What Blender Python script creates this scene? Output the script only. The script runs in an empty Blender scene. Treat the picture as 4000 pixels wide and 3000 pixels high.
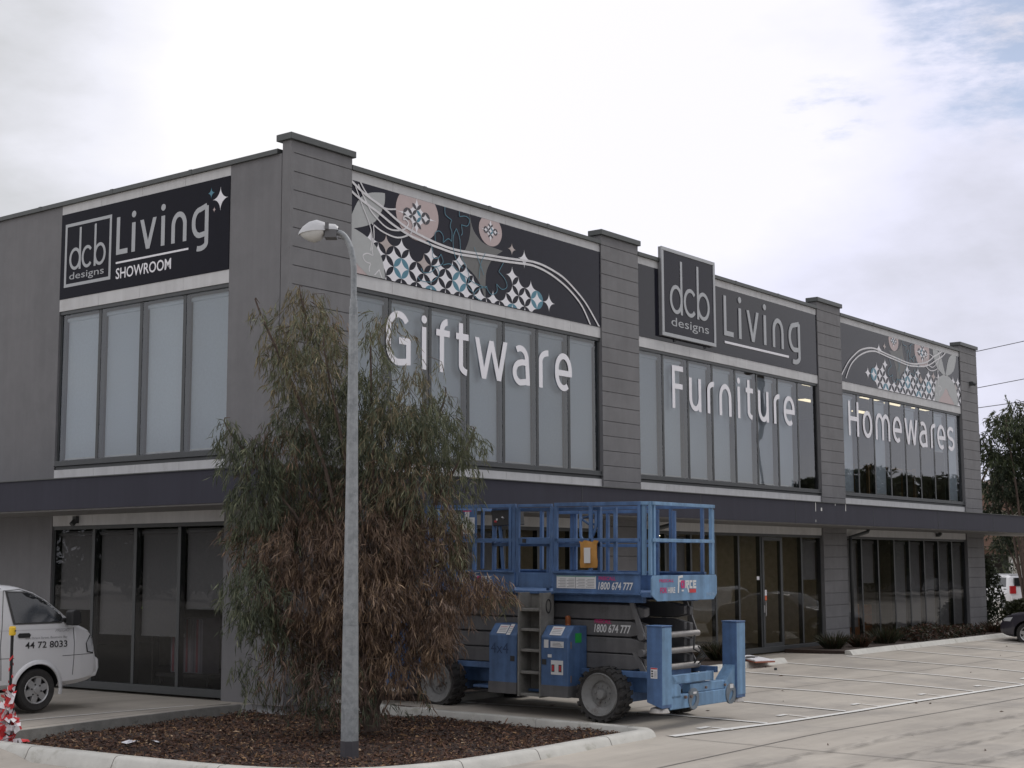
import bpy, bmesh, math, random
import numpy as np
from mathutils import Vector, Matrix, geometry
SC = bpy.context.scene
COL = SC.collection
R = math.radians
random.seed(7)
RNG = np.random.default_rng(11)

# ------------------------------------------------------------------ helpers
def tag(o, label=None, cat=None, group=None, kind=None):
    if label: o['label'] = label
    if cat: o['category'] = cat
    if group: o['group'] = group
    if kind: o['kind'] = kind
    return o

def thing(name, label, cat, loc=(0, 0, 0), rot=(0, 0, 0), group=None):
    o = bpy.data.objects.new(name, None)
    COL.objects.link(o)
    o.location = loc
    o.rotation_euler = rot
    o.empty_display_size = .3
    return tag(o, label, cat, group)

def copy_tree(o, parent=None):
    c = o.copy(); COL.objects.link(c)
    if parent is not None: c.parent = parent
    for ch in list(o.children): copy_tree(ch, c)
    return c

class MB:
    def __init__(s): s.v = []; s.f = []; s.m = []
    def add(s, vs, fs, mi=0):
        b = len(s.v); s.v += [tuple(p) for p in vs]
        for f in fs: s.f.append([b + i for i in f]); s.m.append(mi)
        return s
    def box(s, x0, x1, y0, y1, z0, z1, mi=0):
        return s.add([(x0,y0,z0),(x1,y0,z0),(x1,y1,z0),(x0,y1,z0),(x0,y0,z1),(x1,y0,z1),(x1,y1,z1),(x0,y1,z1)],
              [(0,3,2,1),(4,5,6,7),(0,1,5,4),(1,2,6,5),(2,3,7,6),(3,0,4,7)], mi)
    def prism(s, poly, a0, a1, axis='y', mi=0):
        # polygon in the two other axes, pushed along axis
        n = len(poly)
        def P(p, a):
            if axis == 'y': return (p[0], a, p[1])
            if axis == 'x': return (a, p[0], p[1])
            return (p[0], p[1], a)
        vs = [P(p, a0) for p in poly] + [P(p, a1) for p in poly]
        fs = [list(range(n))[::-1], list(range(n, 2*n))]
        for i in range(n):
            j = (i + 1) % n; fs.append((i, j, n + j, n + i))
        return s.add(vs, fs, mi)
    def tube(s, path, r, n=8, mi=0, caps=True, start=0.0):
        path = [Vector(p) for p in path]
        k = len(path); rs = r if isinstance(r, (list, tuple)) else [r]*k
        vs = []; fs = []
        up = None
        for i, p in enumerate(path):
            t = (path[min(i+1, k-1)] - path[max(i-1, 0)])
            if t.length < 1e-9: t = Vector((0,0,1))
            t.normalize()
            if up is None:
                up = Vector((0,0,1)) if abs(t.z) < .9 else Vector((1,0,0))
            a = t.cross(up)
            if a.length < 1e-6: a = t.cross(Vector((0,1,0)))
            a.normalize(); b = a.cross(t); up = b
            for q in range(n):
                w = 2*math.pi*q/n + start
                vs.append(p + (a*math.cos(w) + b*math.sin(w))*rs[i])
        for i in range(k-1):
            for q in range(n):
                q2 = (q+1) % n
                fs.append((i*n+q, i*n+q2, (i+1)*n+q2, (i+1)*n+q))
        if caps:
            fs.append(list(range(n))[::-1]); fs.append([(k-1)*n+q for q in range(n)])
        return s.add(vs, fs, mi)
    def bar(s, p0, p1, w, mi=0):   # square section
        return s.tube([p0, p1], w*.7071, 4, mi, start=math.pi/4)
    def lathe(s, prof, axis='z', o=(0,0,0), n=24, mi=0, caps=False):
        vs = []; fs = []; k = len(prof)
        for (r, h) in prof:
            for q in range(n):
                w = 2*math.pi*q/n; c = r*math.cos(w); d = r*math.sin(w)
                p = (c, d, h) if axis == 'z' else ((h, c, d) if axis == 'x' else (c, h, d))
                vs.append((p[0]+o[0], p[1]+o[1], p[2]+o[2]))
        for i in range(k-1):
            for q in range(n):
                q2 = (q+1) % n; fs.append((i*n+q, i*n+q2, (i+1)*n+q2, (i+1)*n+q))
        if caps: fs.append(list(range(n))[::-1]); fs.append([(k-1)*n+q for q in range(n)])
        return s.add(vs, fs, mi)
    def build(s, name, mats, parent=None, bevel=0, smooth=False, loc=None, recalc=True):
        me = bpy.data.meshes.new(name)
        me.from_pydata(s.v, [], s.f)
        if not isinstance(mats, (list, tuple)): mats = [mats]
        for m in mats: me.materials.append(m)
        me.polygons.foreach_set('material_index', s.m)
        me.update(); 
        if recalc: bm = bmesh.new(); bm.from_mesh(me); bmesh.ops.recalc_face_normals(bm, faces=bm.faces); bm.to_mesh(me); bm.free()
        if smooth: me.polygons.foreach_set('use_smooth', [True]*len(me.polygons))
        o = bpy.data.objects.new(name, me); COL.objects.link(o)
        if parent is not None: o.parent = parent
        if loc: o.location = loc
        if bevel:
            b = o.modifiers.new('bevel', 'BEVEL'); b.width = bevel; b.segments = 2; b.limit_method = 'ANGLE'; b.angle_limit = R(40)
        return o

def autosmooth(o, deg=35):
    me = o.data
    me.polygons.foreach_set('use_smooth', [True]*len(me.polygons))
    try: me.set_sharp_from_angle(angle=R(deg))
    except Exception: pass
    return o

# ------------------------------------------------------------------ materials
MAT = {}
def mat(name, col, rough=.6, metal=0, var=.12, scale=6., spec=.5, bump=0, bscale=40., dirt=None, dscale=2.2, dthr=.58, emit=None, coat=0, streak=0):
    m = bpy.data.materials.new(name); m.use_nodes = True
    nt = m.node_tree; N = nt.nodes; L = nt.links
    b = N['Principled BSDF']
    b.inputs['Roughness'].default_value = rough; b.inputs['Metallic'].default_value = metal
    b.inputs['Specular IOR Level'].default_value = spec
    if coat: b.inputs['Coat Weight'].default_value = coat; b.inputs['Coat Roughness'].default_value = .08
    tc = N.new('ShaderNodeTexCoord')
    nz = N.new('ShaderNodeTexNoise'); nz.inputs['Scale'].default_value = scale; nz.inputs['Detail'].default_value = 6; nz.inputs['Roughness'].default_value = .62
    L.new(tc.outputs['Object'], nz.inputs['Vector'])
    rp = N.new('ShaderNodeValToRGB')
    rp.color_ramp.elements[0].position = .3; rp.color_ramp.elements[1].position = .7
    rp.color_ramp.elements[0].color = tuple(c*(1-var) for c in col[:3]) + (1,)
    rp.color_ramp.elements[1].color = tuple(min(1, c*(1+var)) for c in col[:3]) + (1,)
    L.new(nz.outputs['Fac'], rp.inputs['Fac'])
    out = rp.outputs['Color']
    if dirt:
        n2 = N.new('ShaderNodeTexNoise'); n2.inputs['Scale'].default_value = dscale; n2.inputs['Detail'].default_value = 9; n2.inputs['Roughness'].default_value = .7
        L.new(tc.outputs['Object'], n2.inputs['Vector'])
        r2 = N.new('ShaderNodeValToRGB'); r2.color_ramp.elements[0].position = dthr; r2.color_ramp.elements[1].position = min(1, dthr+.12)
        L.new(n2.outputs['Fac'], r2.inputs['Fac'])
        mx = N.new('ShaderNodeMix'); mx.data_type = 'RGBA'
        L.new(r2.outputs['Color'], mx.inputs['Factor']); L.new(out, mx.inputs['A']); mx.inputs['B'].default_value = tuple(dirt[:3]) + (1,)
        out = mx.outputs['Result']
    if streak:       # rain streaks: noise drawn out down the wall
        mp = N.new('ShaderNodeMapping'); mp.inputs['Scale'].default_value = (2.6, 2.6, .16); L.new(tc.outputs['Object'], mp.inputs['Vector'])
        n4 = N.new('ShaderNodeTexNoise'); n4.inputs['Scale'].default_value = 2.2; n4.inputs['Detail'].default_value = 7; n4.inputs['Roughness'].default_value = .6; L.new(mp.outputs[0], n4.inputs['Vector'])
        r4 = N.new('ShaderNodeValToRGB'); r4.color_ramp.elements[0].position = .40; r4.color_ramp.elements[1].position = .66
        r4.color_ramp.elements[0].color = (1-streak,)*3+(1,); r4.color_ramp.elements[1].color = (1+streak*.45,)*3+(1,)
        L.new(n4.outputs['Fac'], r4.inputs['Fac'])
        mm = N.new('ShaderNodeMix'); mm.data_type = 'RGBA'; mm.blend_type = 'MULTIPLY'; mm.inputs['Factor'].default_value = 1
        L.new(out, mm.inputs['A']); L.new(r4.outputs['Color'], mm.inputs['B']); out = mm.outputs['Result']
    L.new(out, b.inputs['Base Color'])
    if bump:
        n3 = N.new('ShaderNodeTexNoise'); n3.inputs['Scale'].default_value = bscale; n3.inputs['Detail'].default_value = 3
        L.new(tc.outputs['Object'], n3.inputs['Vector'])
        bp = N.new('ShaderNodeBump'); bp.inputs['Strength'].default_value = bump; bp.inputs['Distance'].default_value = .02
        L.new(n3.outputs['Fac'], bp.inputs['Height']); L.new(bp.outputs['Normal'], b.inputs['Normal'])
    if emit:
        b.inputs['Emission Color'].default_value = tuple(emit[:3]) + (1,); b.inputs['Emission Strength'].default_value = emit[3]
    MAT[name] = m
    return m

def glass(name, tint, refl_ior=1.6, rough=.0):
    m = bpy.data.materials.new(name); m.use_nodes = True
    nt = m.node_tree; N = nt.nodes; L = nt.links
    for n in list(N): N.remove(n)
    o = N.new('ShaderNodeOutputMaterial'); mx = N.new('ShaderNodeMixShader'); fr = N.new('ShaderNodeFresnel'); fr.inputs['IOR'].default_value = refl_ior
    t = N.new('ShaderNodeBsdfTransparent'); t.inputs['Color'].default_value = tuple(tint) + (1,)
    g = N.new('ShaderNodeBsdfGlossy'); g.inputs['Roughness'].default_value = rough; g.inputs['Color'].default_value = (.95,.97,1,1)
    tc = N.new('ShaderNodeTexCoord'); nz = N.new('ShaderNodeTexNoise'); nz.inputs['Scale'].default_value = .9; nz.inputs['Detail'].default_value = 1
    L.new(tc.outputs['Object'], nz.inputs['Vector'])
    bp = N.new('ShaderNodeBump'); bp.inputs['Strength'].default_value = .07; bp.inputs['Distance'].default_value = .05
    L.new(nz.outputs['Fac'], bp.inputs['Height']); L.new(bp.outputs['Normal'], g.inputs['Normal'])
    L.new(fr.outputs['Fac'], mx.inputs['Fac']); L.new(t.outputs[0], mx.inputs[1]); L.new(g.outputs[0], mx.inputs[2]); L.new(mx.outputs[0], o.inputs['Surface'])
    MAT[name] = m
    return m

wall_m = mat('grey render', (.176,.174,.179), .85, streak=.05, var=.05, scale=3, bump=.25, bscale=90, dirt=(.158,.157,.162), dscale=.7, dthr=.5)
pier_m = mat('grey pier render', (.18,.178,.182), .85, streak=.06, var=.08, scale=2.5, bump=.25, bscale=90, dirt=(.158,.156,.16), dscale=.6, dthr=.5)
cap_m = mat('capping metal', (.075,.08,.078), .45, var=.1, metal=.3)
band_m = mat('fibre cement', (.54,.54,.54), .7, streak=.07, var=.06, scale=2, dirt=(.46,.455,.45), dscale=1.1, dthr=.55, bump=.08)
frame_m = mat('window frame', (.06,.064,.066), .45, var=.08, metal=.2)
fascia_m = mat('charcoal fascia', (.034,.034,.048), .6, spec=.2, streak=.08, var=.06, scale=1.2)
soffit_m = mat('soffit', (.2,.195,.19), .8)
blind_m = mat('roller blind', (.62,.67,.72), .85, var=.04, scale=30)
blind2_m = mat('tan blind', (.36,.345,.335), .85, var=.05, scale=20)
white_m = mat('white vinyl', (.8,.79,.82), .5, var=.02)
brail2_m = mat('dull blind rail', (.34,.33,.32), .6)
bwhite_m = mat('blind rail', (.75,.75,.74), .5)
glassu_m = glass('upper glass', (.86,.89,.90), 1.72)
glassg_m = glass('shop glass', (.58,.59,.60), 1.36)
inter_m = mat('interior plaster', (.45,.42,.39), .9)
interd_m = mat('interior carpet', (.08,.075,.07), .95)
darkm = mat('dark void', (.02,.02,.02), .9)
def ground_mat():
    m = mat('concrete paving', (.435,.398,.348), .82, var=.09, scale=.5, bump=.12, bscale=60, dirt=(.35,.322,.288), dscale=.38, dthr=.5)
    nt = m.node_tree; N = nt.nodes; L = nt.links
    b = N['Principled BSDF']; src = b.inputs['Base Color'].links[0].from_socket
    tc = [n for n in N if n.type == 'TEX_COORD'][0]
    # streaky wear along the driving direction, and fine speckle
    mp = N.new('ShaderNodeMapping'); mp.inputs['Scale'].default_value = (.25, 2.2, 1)
    mp.inputs['Rotation'].default_value = (0, 0, R(8))
    L.new(tc.outputs['Object'], mp.inputs['Vector'])
    nz = N.new('ShaderNodeTexNoise'); nz.inputs['Scale'].default_value = .8; nz.inputs['Detail'].default_value = 8; nz.inputs['Roughness'].default_value = .65
    L.new(mp.outputs['Vector'], nz.inputs['Vector'])
    r1 = N.new('ShaderNodeValToRGB'); r1.color_ramp.elements[0].position = .35; r1.color_ramp.elements[1].position = .7
    r1.color_ramp.elements[0].color = (.82,.81,.80,1); r1.color_ramp.elements[1].color = (1.07,1.07,1.06,1)
    L.new(nz.outputs['Fac'], r1.inputs['Fac'])
    sp = N.new('ShaderNodeTexNoise'); sp.inputs['Scale'].default_value = 3.1; sp.inputs['Detail'].default_value = 10; sp.inputs['Roughness'].default_value = .8
    L.new(tc.outputs['Object'], sp.inputs['Vector'])
    r2 = N.new('ShaderNodeValToRGB'); r2.color_ramp.elements[0].position = .28; r2.color_ramp.elements[1].position = .42
    r2.color_ramp.elements[0].color = (.62,.6,.58,1); r2.color_ramp.elements[1].color = (1,1,1,1)
    L.new(sp.outputs['Fac'], r2.inputs['Fac'])
    a = N.new('ShaderNodeMix'); a.data_type = 'RGBA'; a.blend_type = 'MULTIPLY'; a.inputs['Factor'].default_value = 1
    L.new(src, a.inputs['A']); L.new(r1.outputs['Color'], a.inputs['B'])
    c = N.new('ShaderNodeMix'); c.data_type = 'RGBA'; c.blend_type = 'MULTIPLY'; c.inputs['Factor'].default_value = .7
    L.new(a.outputs['Result'], c.inputs['A']); L.new(r2.outputs['Color'], c.inputs['B'])
    L.new(c.outputs['Result'], b.inputs['Base Color'])
    return m
ground_m = ground_mat()
kerb_m = mat('kerb concrete', (.52,.51,.47), .8, var=.1, scale=4, bump=.2, dirt=(.36,.35,.30), dscale=2.6, dthr=.56)
line_m = mat('white line paint', (.70,.69,.66), .7, var=.06, scale=8, dirt=(.6,.58,.54), dscale=5, dthr=.62)
joint_m = mat('joint', (.20,.185,.17), .9)
mulchb_m = mat('mulch base', (.045,.03,.024), .95, var=.4, scale=30, bump=.8, bscale=60)

# ------------------------------------------------------------------ camera
CAM = Vector((-16.98, -17.70, 1.7))
yaw, pit, rol = R(37.458), R(6.962), R(-.2253)
f = Vector((math.cos(yaw)*math.cos(pit), math.sin(yaw)*math.cos(pit), math.sin(pit)))
r = Vector((math.sin(yaw), -math.cos(yaw), 0)); u = r.cross(f)
r2 = r*math.cos(rol) + u*math.sin(rol); u2 = -r*math.sin(rol) + u*math.cos(rol)
cd = bpy.data.cameras.new('camera'); co = bpy.data.objects.new('camera', cd); COL.objects.link(co)
mw = Matrix(((r2.x,u2.x,-f.x,CAM.x),(r2.y,u2.y,-f.y,CAM.y),(r2.z,u2.z,-f.z,CAM.z),(0,0,0,1)))
co.matrix_world = mw
cd.sensor_fit = 'HORIZONTAL'; cd.sensor_width = 36; cd.lens = 5792.69/4000*36; cd.clip_start = .1; cd.clip_end = 2000
SC.camera = co

# ------------------------------------------------------------------ world
def make_world():
    w = bpy.data.worlds.new('World'); SC.world = w; w.use_nodes = True
    nt = w.node_tree; N = nt.nodes; L = nt.links
    for n in list(N): N.remove(n)
    out = N.new('ShaderNodeOutputWorld')
    sky = N.new('ShaderNodeTexSky'); sky.sky_type = 'NISHITA'; sky.sun_disc = False
    sky.sun_elevation = R(SUN_EL); sky.sun_rotation = R(90 - SUN_AZ)
    bs = N.new('ShaderNodeBackground'); bs.inputs['Strength'].default_value = .11
    L.new(sky.outputs['Color'], bs.inputs['Color'])
    tc = N.new('ShaderNodeTexCoord')
    def noise(sc, det, rg=.6, off=(0,0,0), st=(1,1,2.2)):
        mp = N.new('ShaderNodeMapping'); mp.inputs['Scale'].default_value = st; mp.inputs['Location'].default_value = off
        L.new(tc.outputs['Generated'], mp.inputs['Vector'])
        n = N.new('ShaderNodeTexNoise'); n.inputs['Scale'].default_value = sc; n.inputs['Detail'].default_value = det; n.inputs['Roughness'].default_value = rg
        L.new(mp.outputs['Vector'], n.inputs['Vector']); return n.outputs['Fac']
    def math_(op, a, b=None, clamp=False):
        n = N.new('ShaderNodeMath'); n.operation = op; n.use_clamp = clamp
        for i, x in enumerate((a, b)):
            if x is None: continue
            if isinstance(x, (int, float)): n.inputs[i].default_value = x
            else: L.new(x, n.inputs[i])
        return n.outputs[0]
    def near(d, rad, soft, squash=1.0):      # 1 near direction d
        vs = N.new('ShaderNodeVectorMath'); vs.operation = 'SUBTRACT'; L.new(tc.outputs['Generated'], vs.inputs[0]); vs.inputs[1].default_value = d
        ml = N.new('ShaderNodeVectorMath'); ml.operation = 'MULTIPLY'; L.new(vs.outputs[0], ml.inputs[0]); ml.inputs[1].default_value = (1,1,squash)
        le = N.new('ShaderNodeVectorMath'); le.operation = 'LENGTH'; L.new(ml.outputs[0], le.inputs[0])
        mr = N.new('ShaderNodeMapRange'); mr.interpolation_type = 'SMOOTHSTEP'
        mr.inputs['From Min'].default_value = rad; mr.inputs['From Max'].default_value = rad + soft; mr.inputs['To Min'].default_value = 1; mr.inputs['To Max'].default_value = 0
        L.new(le.outputs['Value'], mr.inputs['Value']); return mr.outputs[0]
    n1 = noise(8, 9, .62, (3.4, 1.2, .4), (1,1,3.2))
    n2 = noise(2.6, 7, .55, (.3, 4.2, 1.1))
    # thin spots where blue sky shows: upper right of the view and elsewhere high up
    gap = math_('MAXIMUM', near((.903,.28,.335), .0, .16, 1.25), math_('MULTIPLY', near((.867,.405,.288), .0, .07, 1.5), .8))
    gap = math_('MAXIMUM', gap, math_('MULTIPLY', near((.3,-.5,.8), .15, .5), .75))
    g = math_('MULTIPLY', gap, math_('MULTIPLY', math_('SUBTRACT', n1, .36, True), 5.2))
    mr = N.new('ShaderNodeMapRange'); mr.interpolation_type = 'SMOOTHSTEP'; mr.inputs['From Min'].default_value = .25; mr.inputs['From Max'].default_value = .95
    mr.inputs['To Min'].default_value = 1; mr.inputs['To Max'].default_value = .34; L.new(g, mr.inputs['Value'])
    cover = mr.outputs[0]
    # cloud brightness
    rp = N.new('ShaderNodeValToRGB'); e = rp.color_ramp.elements
    e[0].position = .30; e[0].color = (.70,.71,.76,1); e[1].position = .62; e[1].color = (1.02,1.01,1.03,1)
    x = e.new(.46); x.color = (.885,.89,.97,1)
    dark = math_('MULTIPLY', near((.52,.80,.24), .0, .34, 1.2), .34)
    lite = math_('MULTIPLY', near((.736,.605,.40), .05, .34, 1.1), .36)
    lav = math_('MULTIPLY', near((.93,.319,.17), .03, .17, 1.2), .14)
    v = math_('SUBTRACT', math_('SUBTRACT', math_('ADD', n2, lite), dark), lav)
    # added dark low sky, out of view, that dims the lower walls
    dim_band = near((-.5,-.86,-.05), .45, .55, 2.0)
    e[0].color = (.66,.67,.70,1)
    L.new(v, rp.inputs['Fac'])
    bc = N.new('ShaderNodeBackground'); bc.inputs['Strength'].default_value = 1.0
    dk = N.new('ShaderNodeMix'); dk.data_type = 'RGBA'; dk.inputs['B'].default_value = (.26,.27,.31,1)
    L.new(dim_band, dk.inputs['Factor']); L.new(rp.outputs['Color'], dk.inputs['A'])
    tn = N.new('ShaderNodeMix'); tn.data_type = 'RGBA'; tn.blend_type = 'MULTIPLY'; tn.inputs['B'].default_value = (.965,.965,1.05,1)
    L.new(near((.90,.36,.2), .10, .35), tn.inputs['Factor']); L.new(dk.outputs['Result'], tn.inputs['A'])
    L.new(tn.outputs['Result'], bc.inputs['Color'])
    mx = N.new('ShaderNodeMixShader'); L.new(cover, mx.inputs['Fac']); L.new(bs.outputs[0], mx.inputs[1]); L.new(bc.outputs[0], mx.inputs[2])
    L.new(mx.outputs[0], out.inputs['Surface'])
SUN_EL = 52; SUN_AZ = -25     # azimuth measured from +X towards +Y
make_world()
sd = bpy.data.lights.new('sun', 'SUN'); so = bpy.data.objects.new('sun', sd); COL.objects.link(so)
sd.energy = .9; sd.angle = R(16); sd.color = (1, .96, .9)
sdir = Vector((math.cos(R(SUN_AZ))*math.cos(R(SUN_EL)), math.sin(R(SUN_AZ))*math.cos(R(SUN_EL)), math.sin(R(SUN_EL))))
so.rotation_euler = (-sdir).to_track_quat('-Z', 'Y').to_euler()
so.location = sdir*60
vs = SC.view_settings; vs.view_transform = 'Standard'; vs.look = 'None'; vs.exposure = 0; vs.gamma = 1; vs.use_curve_mapping = False

# ------------------------------------------------------------------ flat shapes, strokes and letters
def arc(cx, cy, rx, ry, a0, a1, n=14):
    return [(cx + rx*math.cos(R(a0 + (a1-a0)*i/n)), cy + ry*math.sin(R(a0 + (a1-a0)*i/n))) for i in range(n+1)]

def smooth_path(pts, n=8):
    P = [Vector(p) for p in pts]; out = []
    for i in range(len(P)-1):
        p0 = P[max(i-1, 0)]; p1 = P[i]; p2 = P[i+1]; p3 = P[min(i+2, len(P)-1)]
        for k in range(n):
            t = k/n
            out.append(.5*((2*p1) + (p2-p0)*t + (2*p0-5*p1+4*p2-p3)*t*t + (3*p1-p0-3*p2+p3)*t**3))
    out.append(P[-1])
    return [tuple(p) for p in out]

def ribbon_polys(pl, s, closed=False):
    """quads (as 4-point polygons) that follow polyline pl with width s"""
    P = []
    for p in pl:
        v = Vector((p[0], p[1]))
        if not P or (v-P[-1]).length > 1e-4: P.append(v)
    if closed and (P[0]-P[-1]).length < 1e-6: P = P[:-1]
    n = len(P); A = []; B = []
    for i in range(n):
        if closed: a = P[i]-P[i-1]; b = P[(i+1) % n]-P[i]
        else:
            a = P[i]-P[i-1] if i else P[1]-P[0]
            b = P[i+1]-P[i] if i < n-1 else P[-1]-P[-2]
        a.normalize(); b.normalize()
        na = Vector((-a.y, a.x)); nb = Vector((-b.y, b.x)); m = na+nb
        if m.length < .2: m = na
        m.normalize(); k = 1/max(.35, m.dot(na))
        A.append(P[i]+m*(s/2*k)); B.append(P[i]-m*(s/2*k))
    q = []
    for i in range(n if closed else n-1):
        j = (i+1) % n; q.append([tuple(A[i]), tuple(B[i]), tuple(B[j]), tuple(A[j])])
    return q

def clip_rect(poly, x0, x1, z0, z1):
    def cl(p, inside, inter):
        o = []
        for i in range(len(p)):
            a = p[i-1]; b = p[i]
            if inside(b):
                if not inside(a): o.append(inter(a, b))
                o.append(b)
            elif inside(a): o.append(inter(a, b))
        return o
    def ix(x): return lambda a, b: (x, a[1]+(b[1]-a[1])*(x-a[0])/(b[0]-a[0]))
    def iz(z): return lambda a, b: (a[0]+(b[0]-a[0])*(z-a[1])/(b[1]-a[1]), z)
    for ins, it in ((lambda p: p[0] >= x0, ix(x0)), (lambda p: p[0] <= x1, ix(x1)), (lambda p: p[1] >= z0, iz(z0)), (lambda p: p[1] <= z1, iz(z1))):
        poly = cl(poly, ins, it)
        if len(poly) < 3: return []
    return poly

def tri(poly):
    if len(poly) <= 4 and len(poly) >= 3: pass
    vs = [Vector((p[0], p[1], 0)) for p in poly]
    return geometry.tessellate_polygon([vs])

def add_flat(mb, poly, fn, mi=0, depth=0):
    """poly in (a,b); fn(a,b,d)->world; d = distance out of the surface. depth adds side walls"""
    n = len(poly)
    if n < 3: return
    f0 = tri(poly) if n > 4 else [tuple(range(n))]
    if depth:
        vs = [fn(p[0], p[1], depth) for p in poly] + [fn(p[0], p[1], 0) for p in poly]
        fs = [tuple(t) for t in f0] + [(i, (i+1) % n, n+(i+1) % n, n+i) for i in range(n)]
    else:
        vs = [fn(p[0], p[1], 0) for p in poly]; fs = [tuple(t) for t in f0]
    mb.add(vs, fs, mi)

def add_stroke(mb, pl, s, fn, mi=0, depth=0, closed=False, clip=None):
    if clip is None and depth:
        q = ribbon_polys(pl, s, closed); n = len(q)
        vs = []; fs = []
        A = [p[0] for p in q]; B = [p[1] for p in q]
        if not closed: A.append(q[-1][3]); B.append(q[-1][2])
        k = len(A)
        for p in A: vs.append(fn(p[0], p[1], depth))
        for p in B: vs.append(fn(p[0], p[1], depth))
        for p in A: vs.append(fn(p[0], p[1], 0))
        for p in B: vs.append(fn(p[0], p[1], 0))
        rng = range(k) if closed else range(k-1)
        for i in rng:
            j = (i+1) % k
            fs += [(i, k+i, k+j, j), (i, j, 2*k+j, 2*k+i), (k+i, 3*k+i, 3*k+j, k+j)]
        if not closed: fs += [(0, 2*k, 3*k, k), (k-1, 2*k-1, 4*k-1, 3*k-1)]
        mb.add(vs, fs, mi); return
    for p in ribbon_polys(pl, s, closed):
        if clip: p = clip_rect(p, *clip)
        if len(p) >= 3: add_flat(mb, p, fn, mi)

# monoline glyphs: (strokes, dots); outer width w, x-height x, cap height c, pen s; baseline at 0
def glyph(ch, w, x, c, s):
    h = s/2; L, Rr = h, w-h; cx = w/2; rx = (w-s)/2
    X = x-h; B = h
    ry = min(rx*1.25, (x-s)/2)
    if ch == 'G':
        rr = min(rx*1.15, (c-s)/2)
        return [arc(cx, c-h-rr, rx, rr, 35, 180) + arc(cx, h+rr, rx, rr, 180, 270, 8) + [(Rr, h+.03*c), (Rr, .46*c), (cx+.02*w, .46*c)]], []
    if ch == 'i': return [[(h, 0), (h, x)]], [(h, c-s*.55, s*.62)]
    if ch == 'f':
        st = w*.42
        return [arc(st+w*.42, c*1.02-h-.18*c, w*.42, .18*c, 90, 180, 10) + [(st, 0)], [(0, x-h*.8), (w, x-h*.8)]], []
    if ch == 't':
        st = w*.38
        return [[(st, c*1.0), (st, .2*c)] + arc(st+w*.55, .2*c, w*.55, .2*c-h, 180, 262, 10), [(0, x-h*.8), (w*.98, x-h*.8)]], []
    t = s*1.04
    if ch == 'w':
        q = lambda a, b, za, zb: ('p', [(a, za), (a+t, za), (b+t, zb), (b, zb)])
        c1, c2, c3 = w*.27-t/2, w*.5-t/2, w*.73-t/2
        return [q(0, c1, x, 0), q(c2, c1, x*.97, 0), q(c2, c3, x*.97, 0), q(w-t, c3, x, 0)], []
    if ch == 'v': return [('p', [(0, x), (t, x), (cx+t/2, 0), (cx-t/2, 0)]), ('p', [(w-t, x), (w, x), (cx+t/2, 0), (cx-t/2, 0)])], []
    if ch == 'a':
        return [arc(cx-w*.05, x-h-ry*.75, rx*.95, ry*.75, 125, 0, 12) + [(Rr, 0)],
                [(Rr, x*.58), (cx+w*.02, x*.57)] + arc(cx, x*.30, rx, x*.29-h*.4, 100, 258, 14) + [(Rr, h*1.3)]], []
    if ch == 'r': return [[(h, 0), (h, x*.70)] + arc(h+w*.72, x*.70, w*.72, x*.30-h, 180, 88, 10)], []
    if ch == 'e':
        yb = x*.47; cyt = x-h-ry
        return [[(L, yb), (w-.004, yb)], [(Rr, yb-s*.4)] + arc(cx, cyt, rx, ry, 0, 180, 14) + arc(cx, h+ry, rx, ry, 180, 305, 14)], []
    if ch == 'F': return [[(w, c-h), (h, c-h), (h, 0)], [(h, c*.52), (w*.94, c*.52)]], []
    if ch == 'u': return [[(h, x), (h, h+ry)] + arc(cx, h+ry, rx, ry, 180, 345, 12) + [(Rr, h+ry*.9), (Rr, x)], [(Rr, x*.4), (Rr, 0)]][:1] + [[(Rr, x*.5), (Rr, 0)]], []
    if ch == 'n': return [[(h, 0), (h, x-h-ry)] + arc(cx, x-h-ry, rx, ry, 180, 0, 14) + [(Rr, 0)]], []
    if ch == 'm':
        q = (w-s)/4; rm = min(q*1.3, (x-s)/2)
        return [[(h, 0), (h, x-h-rm)] + arc(h+q, x-h-rm, q, rm, 180, 0, 12) + [(cx, 0)],
                [(cx, x*.4), (cx, x-h-rm)] + arc(cx+q, x-h-rm, q, rm, 180, 0, 12) + [(Rr, 0)]], []
    if ch == 'o': return [('c', arc(cx, x-h-ry, rx, ry, 0, 180, 14) + arc(cx, h+ry, rx, ry, 180, 360, 14))], []
    if ch == 'H': return [[(h, 0), (h, c)], [(Rr, 0), (Rr, c)], [(h, c*.5), (Rr, c*.5)]], []
    if ch == 's':
        q = (x-s)/4
        return [arc(cx, x-h-q, rx, q, 30, 250, 12) + arc(cx, h+q, rx, q, 70, -150, 12)], []
    if ch == 'L': return [[(h, c), (h, h), (w, h)]], []
    if ch == 'g':
        d = .34*x
        return [[(Rr, x)] + [(cx, x-h)] + arc(cx, x-h-ry, rx, ry, 90, 180, 10) + arc(cx, h+ry, rx, ry, 180, 270, 10) + [(Rr, h+.02)],
                [(Rr, x), (Rr, -d+ry*.45)] + arc(cx, -d+ry*.45, rx, ry*.45, 0, -115, 12)], []
    if ch == 'd': return [('c', arc(cx, x/2, rx, x/2-h, 0, 360, 28)), [(Rr, 0), (Rr, c)]], []
    if ch == 'b': return [('c', arc(cx, x/2, rx, x/2-h, 0, 360, 28)), [(L, 0), (L, c)]], []
    if ch == 'c': return [arc(cx, x/2, rx, x/2-h, 42, 318, 24)], []
    return [], []

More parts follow.
